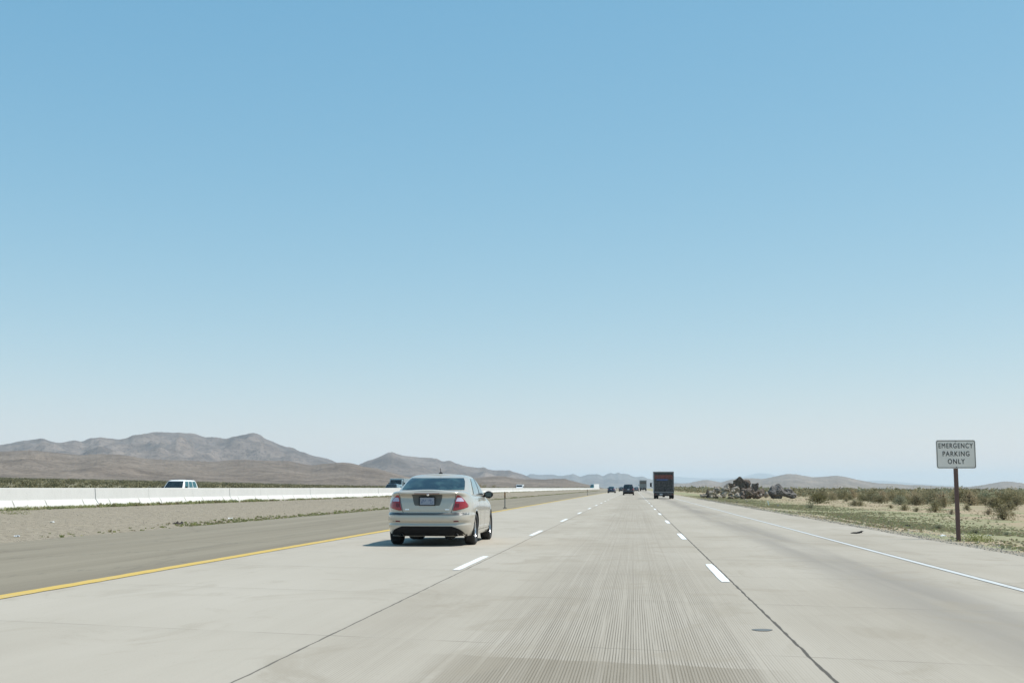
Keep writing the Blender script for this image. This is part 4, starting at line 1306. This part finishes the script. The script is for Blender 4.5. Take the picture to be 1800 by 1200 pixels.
# the bushes standing at the edge of the sandy strip (base pixel, width in px)
BG = 'desert bushes on the right plain'
key = [(1513, 889, 17, 0, 'dark low bush left of a pair on the sand edge'), (1590, 897, 20, 3, 'rounded olive bush left of the sign among pale sand'),
       (1611, 899, 15, 0, 'small dark green bush touching the rounded olive bush'), (1644, 900, 32, 5, 'widest olive bush standing on sand left of the sign post'),
       (1673, 904, 17, 4, 'brown twiggy dry bush just left of the sign post'), (1738, 904, 20, 4, 'brown dry bush with bare stems right of the sign'),
       (1755, 898, 34, 1, 'tall olive bush right of the sign behind the dry one'), (1780, 906, 12, 3, 'small dark bush near the right edge on the sand'),
       (1770, 940, 20, 2, 'low grey green bush on the verge right of the sign'), (1650, 929, 26, 2, 'flat grey green bush on the verge left of the post'),
       (1715, 937, 26, 2, 'low spreading grey green bush right behind the sign foot'), (1566, 893, 12, 0, 'small olive bush left of the rounded one'),
       (1488, 881, 12, 0, 'small dark bush at the far left of the sand strip'), (1450, 879, 13, 1, 'dark bush on the sand halfway to the rocks'),
       (1425, 893, 22, 2, 'low grey green bush in the grass right of the rocks'), (1700, 896, 16, 5, 'olive bush directly behind the sign post')]
for px, py, wpx, pi, lab in key:
    zg = 0
    for _ in range(4):
        x, y = ground_at(px, py, zg); zg = terrain(x, y)
    sc = wpx*y/F_PX/1.25
    hz = .55 if pi == 2 else .85
    place_bush(x, y, sc, pi, lab, 'bush', BG, True, hz)
placed = []
n_ind = 0
cand = []
while len(cand) < 6000:
    az = rb.uniform(R(1.5), R(21)); r_ = math.sqrt(rb.uniform(48**2, 620**2))
    x, y = r_*math.sin(az), r_*math.cos(az)
    if x < 13: continue
    d = x + 3*noise.noise(Vector((x*.05, y*.05, 0)))
    if rb.random() > sm(15, 27, d)*.97 + .03: continue
    if R(4.2) < math.atan2(x, y) < R(7.9) and y < 175 and (y > 95 or rb.random() < .8): continue
    dens = .5 + .9*noise.noise(Vector((x*.035, y*.02, 7)))
    if rb.random() > dens + .35: continue
    cand.append((r_, x, y))
cand.sort()
rest = []
for r_, x, y in cand:
    sc = rb.uniform(.75, 1.6)*(.62 if r_ < 75 else .85 if r_ < 110 else 1)
    if n_ind < 275:
        place_bush(x, y, sc, rb.choice((0, 1, 3, 5, 6, 0, 1, 2, 4)), 'olive brown creosote bush on the open plain beyond the sandy strip', 'bush', BG, r_ < 110, rb.uniform(.7, 1.0))
        n_ind += 1
    else: rest.append((x, y, sc))
def scatter(name, pts, mats, n_leaf, leaf, hz=.8, seed=1, spread=.6):
    rnd = random.Random(seed); b = MB()
    for x, y, sc in pts:
        z0 = terrain(x, y); mi = rnd.randrange(len(mats))
        for k_ in range(n_leaf):
            a = rnd.uniform(0, 6.28); q = rnd.random()**.6*spread*sc; zz = z0 + hz*sc*(rnd.random()**.8)*(1 - .3*q/(spread*sc + 1e-6))
            c_ = Vector((x + q*math.cos(a), y + q*math.sin(a), zz))
            u = Vector((rnd.gauss(0, 1), rnd.gauss(0, 1), rnd.gauss(0, 1))).normalized(); v = u.orthogonal().normalized()
            s_ = leaf*sc*rnd.uniform(.6, 1.3); k0 = len(b.v)
            b.v += [tuple(c_ - u*s_), tuple(c_ + v*s_*.7), tuple(c_ + u*s_), tuple(c_ - v*s_*.7)]
            b.f.append((k0, k0 + 1, k0 + 2, k0 + 3)); b.m.append(mi)
    return b.build(name, mats)
tag(scatter('scrub', rest, [M['leaf'], M['leaf_dark'], M['leaf'], M['leaf_sage']], 30, .17, .95, 3),
    'olive scrub covering the far right plain up to the mountains', 'scrub', kind='stuff')
far_r = []
for i in range(3800):
    az = rb.uniform(R(1.2), R(21)); r_ = rb.uniform(600, 2600); x, y = r_*math.sin(az), r_*math.cos(az)
    if x < 12: continue
    far_r.append((x, y, rb.uniform(1.3, 2.6)))
tag(scatter('distant_scrub', far_r, [M['leaf'], M['leaf'], M['leaf_sage']], 9, .5, .9, 5), 'thin line of dark scrub at the foot of the right mountains', 'scrub', kind='stuff')
left = []
for i in range(5200):
    az = rb.uniform(R(-31), R(-2)); r_ = 110 + 1700*rb.random()**1.1; x, y = r_*math.sin(az), r_*math.cos(az)
    if x > -50: continue
    left.append((x, y, rb.uniform(.9, 1.6)*(1 + r_/1400)))
tag(scatter('roadside_scrub', left, [M['leaf_dark'], M['leaf_dark'], M['leaf']], 26, .15, .75, 6), 'olive scrub plain beyond the white barrier on the left', 'scrub', kind='stuff')
for px, sc, pi, lab in ((842, 1.5, 4, 'dry brown bush peeking over the barrier beside the sedan mirror'), (868, 1.35, 0, 'dark bush peeking over the barrier right of the sedan mirror'), (851, 1.3, 3, 'low olive bush peeking over the barrier above the sedan mirror')):
    d = ray(px, 853); k_ = -58/d.x
    place_bush(-58, d.y*k_, sc*2.0, pi, lab, 'bush', 'bushes showing over the barrier', False, 1.0)

# verge grass and weeds: uncountable ground cover
def tufts(name, pts, mats, blades=7, seed=2, kind='stuff', label=None, cat='grass', wscale=1.0):
    rnd = random.Random(seed); b = MB()
    for x, y, h_ in pts:
        z0 = terrain(x, y) - .01; mi = rnd.randrange(len(mats))
        for k_ in range(blades):
            a = rnd.uniform(0, 6.28); o_ = rnd.uniform(0, h_*.7); bx, by = x + o_*math.cos(a), y + o_*math.sin(a)
            ln = h_*rnd.uniform(.5, 1.1); lx, ly = rnd.gauss(0, .45)*ln, rnd.gauss(0, .45)*ln
            wd = .010*wscale*(1 + h_*4); c_, s_ = math.cos(a)*wd, math.sin(a)*wd; k0 = len(b.v)
            b.v += [(bx - c_, by - s_, z0), (bx + c_, by + s_, z0), (bx + lx*.5 + c_*.8, by + ly*.5 + s_*.8, z0 + ln*.6), (bx + lx, by + ly, z0 + ln)]
            b.f += [(k0, k0 + 1, k0 + 2), (k0, k0 + 2, k0 + 3)]; b.m += [mi, mi]
    o = b.build(name, mats)
    return tag(o, label, cat, kind=kind)
pts = []
while len(pts) < 26000:
    y = 22 + 190*rb.random()**1.4; x = rb.uniform(7.6, 22)
    az = math.atan2(x, y)
    if az > R(22): continue
    n1 = noise.noise(Vector((x*.28, y*.13, 2)))
    pr_ = math.exp(-((x - 10.8)/2.1)**2) + .25*math.exp(-((x - 8.0)/.35)**2) + .10
    if 8.15 < x < 8.5: pr_ *= .2
    if rb.random() < pr_*(.55 + 1.2*n1): pts.append((x, y, rb.uniform(.015, .055)))
tufts('verge_grass', pts, [M['leaf_green'], M['leaf_sage'], M['leaf_green'], M['leaf_dry'], M['leaf_dry']], 9, 4, label='green and dry low weeds along the right verge', wscale=2.2)
pts = []
for i in range(2600):
    y = 40 + 500*rb.random()**1.7
    x = -22.95 + rb.gauss(0, .16)
    if noise.noise(Vector((y*.09, 5, 1))) < -.06 and rb.random() < (.85 if y > 75 or y < 52 else .15): continue
    pts.append((x + .12, y, rb.uniform(.06, .21) if 52 < y < 75 else rb.uniform(.04, .16)))
tufts('barrier_weeds', pts, [M['leaf_green'], M['leaf'], M['leaf_green']], 14, 5, label='green weeds growing at the foot of the white barrier', wscale=2.5)
pts = []
for i in range(9000):
    y = 30 + 500*rb.random()**1.5
    x = -14.1 + rb.gauss(0, .22) - abs(rb.gauss(0, .35))
    nn = noise.noise(Vector((y*.06, 9, 1)))
    if (nn < -.12 or y < 39) and rb.random() < (.93 if y < 39 else .7): continue
    pts.append((x, y, rb.uniform(.02, .075)))
tufts('shoulder_weeds', pts, [M['leaf_green'], M['leaf_dry'], M['leaf_lime'], M['leaf_lime']], 8, 6, label='patchy green and orange weeds at the edge of the left shoulder', wscale=2.2)
# bright weed at the foot of the sign
_, sx_, sy_, sg_ = SIGN
f_, s_ = bush_mesh(300, 520, .05, 14, spread=.75, hgt=.42)
o = bpy.data.objects.new('weed_clump', f_.mesh('weed_clump', M['leaf_lime'])); COL.objects.link(o)
o.location = (sx_ + .42, sy_ + .1, sg_ - .02); o.scale = (.62, .5, .42)
tag(o, 'bright yellow green weed growing at the foot of the sign post', 'weed')
for px, py, lab, m_, sc in ((22, 900.5, 'dark green tuft at the barrier foot near the left edge', M['leaf_green'], .55), (47, 896, 'low green tuft against the barrier right of the dark tuft', M['leaf_green'], .5),
                           (305, 885.5, 'dark green tuft against the barrier below the white SUV', M['leaf'], .6), (348, 882.5, 'small green tuft at the barrier right of the white SUV', M['leaf'], .5),
                           (683, 874, 'low green tuft at the barrier left of the sedan', M['leaf'], .7), (985-58, 874, 'orange brown dry tuft on the median near the thin post', M['leaf_dry'], .75)):
    zg = .3
    for _ in range(4):
        x, y = ground_at(px, py, zg); zg = terrain(x, y)
    f_, s_ = bush_mesh(int(px), 200, .055, 10, spread=.8, hgt=.4)
    o = bpy.data.objects.new('tuft', f_.mesh('tuft', m_)); COL.objects.link(o); o.location = (x, y, zg - .02); o.scale = (sc*1.3, sc, sc*.8)
    tag(o, lab, 'tuft', 'weed tufts on the median')

# gravel stones on the verge and median
rg = random.Random(21)
def stones(name, n_, fx, mats, label, smin=.008, smax=.035):
    b = MB()
    for i in range(n_):
        x, y = fx(); z = terrain(x, y); s_ = rg.uniform(smin, smax)*(1 + y/120)
        rot = Matrix.Rotation(rg.uniform(0, 6.28), 3, 'Z') @ Matrix.Rotation(rg.uniform(-.6, .6), 3, 'X')
        b.box((x, y, z + s_*.2), (s_*1.4, s_, s_*.8), rot, rg.randrange(len(mats)), .6)
    return tag(b.build(name, mats), label, 'gravel', kind='stuff')
gm1 = simple('pale_gravel', (.36, .335, .285), .9, 0, .2, 40); gm2 = simple('dark_gravel', (.19, .17, .14), .9, 0, .2, 40)
stones('verge_gravel', 6000, lambda: (lambda y: (6.85 + abs(rg.gauss(0, .9)), y))(18 + 130*rg.random()**1.6), [gm1, gm2, gm1, gm2], 'loose gravel along the edge of the right shoulder', .006, .022)
stones('median_gravel', 16000, lambda: (rg.uniform(-23, -14.1), 28 + 140*rg.random()**1.3), [gm1, gm2, gm2], 'grey gravel covering the median beside the left shoulder', .004, .012)

# litter and tyre scrap
def litter(px, py, kind_, lab, sz, mat, z0=0.0):
    zg = z0
    for _ in range(4):
        x, y = ground_at(px, py, zg); zg = max(terrain(x, y), 0.0) if -13.9 < x < 6.8 else terrain(x, y)
    b = MB()
    rnd = random.Random(int(px*7)); rows = []
    for i in range(6):
        rows.append([(sz*(i/5 - .5) + rnd.uniform(-.1, .1)*sz, sz*.6*(j/4 - .5), .01 + sz*.35*abs(rnd.gauss(0, .5))) for j in range(5)])
    b.quadgrid(rows); o = b.build('litter', mat); s2 = o.modifiers.new('thickness', 'SOLIDIFY'); s2.thickness = .006
    o.location = (x, y, zg); tag(o, lab, 'litter', 'scraps lying beside the road')
wl = simple('white_litter', (.8, .8, .78), .6); dl = simple('dark_litter', (.05, .04, .035), .8)
litter(405, 910, 0, 'white crumpled scrap at the edge of the left shoulder', .17, wl)
litter(30, 942, 0, 'pale grey scrap on gravel near the left frame edge', .13, simple('grey_litter', (.55, .57, .6), .6))
litter(92, 907, 0, 'faint white scrap in the middle of the median gravel', .13, wl)
litter(313, 919, 0, 'dark brown scrap on gravel left of the weeds', .3, dl)
litter(1658, 943, 0, 'small white scrap on the verge left of the post', .13, wl)
litter(1739, 942, 0, 'small white scrap in the grass right of the post', .10, wl)
litter(1596, 925, 0, 'dark scrap in the grass left of the sign', .14, dl)
x, y = ground_at(1507, 937.5)
b = MB()
pts = [(-.17, .02, .012), (-.10, -.02, .02), (-.02, .0, .018), (.06, .03, .03), (.12, .02, .055), (.15, -.03, .07)]
b.tube(pts, [.008, .02, .022, .026, .022, .008], 7)
b.tube([(.02, .05, .02), (.09, .07, .03), (.14, .05, .02)], [.008, .016, .006], 6)
o = b.build('tyre_scrap', M['tyre'], smooth=True); o.location = (x, y, .004)
tag(o, 'curled black tyre scrap lying on the right concrete shoulder', 'debris')

# ------------------------------------------------------------------ haze: the air itself
zmin = min(v.co.z for o in bpy.data.objects if o.type == 'MESH' and o.get('kind') == 'structure' for v in o.data.vertices)
zmax = max(v.co.z for o in bpy.data.objects if o.type == 'MESH' and o.get('kind') == 'structure' for v in o.data.vertices)
b = MB(); H2 = 46000
b.box((0, 0, (zmin - 1 + zmax + 40)/2), (2*H2, 2*H2, zmax + 40 - zmin + 1))
hz = bpy.data.materials.new('haze_air'); hz.use_nodes = True
t = hz.node_tree; t.nodes.remove(t.nodes['Principled BSDF'])
pv = t.nodes.new('ShaderNodeVolumePrincipled')
pv.inputs['Color'].default_value = (.78, .90, 1.0, 1)
pv.inputs['Density'].default_value = 4.6e-5
pv.inputs['Anisotropy'].default_value = 0.0
t.links.new(pv.outputs[0], t.nodes['Material Output'].inputs['Volume'])
o = b.build('haze', hz)
tag(o, kind='stuff')
o['label'] = 'pale blue desert air haze'; o['category'] = 'haze'
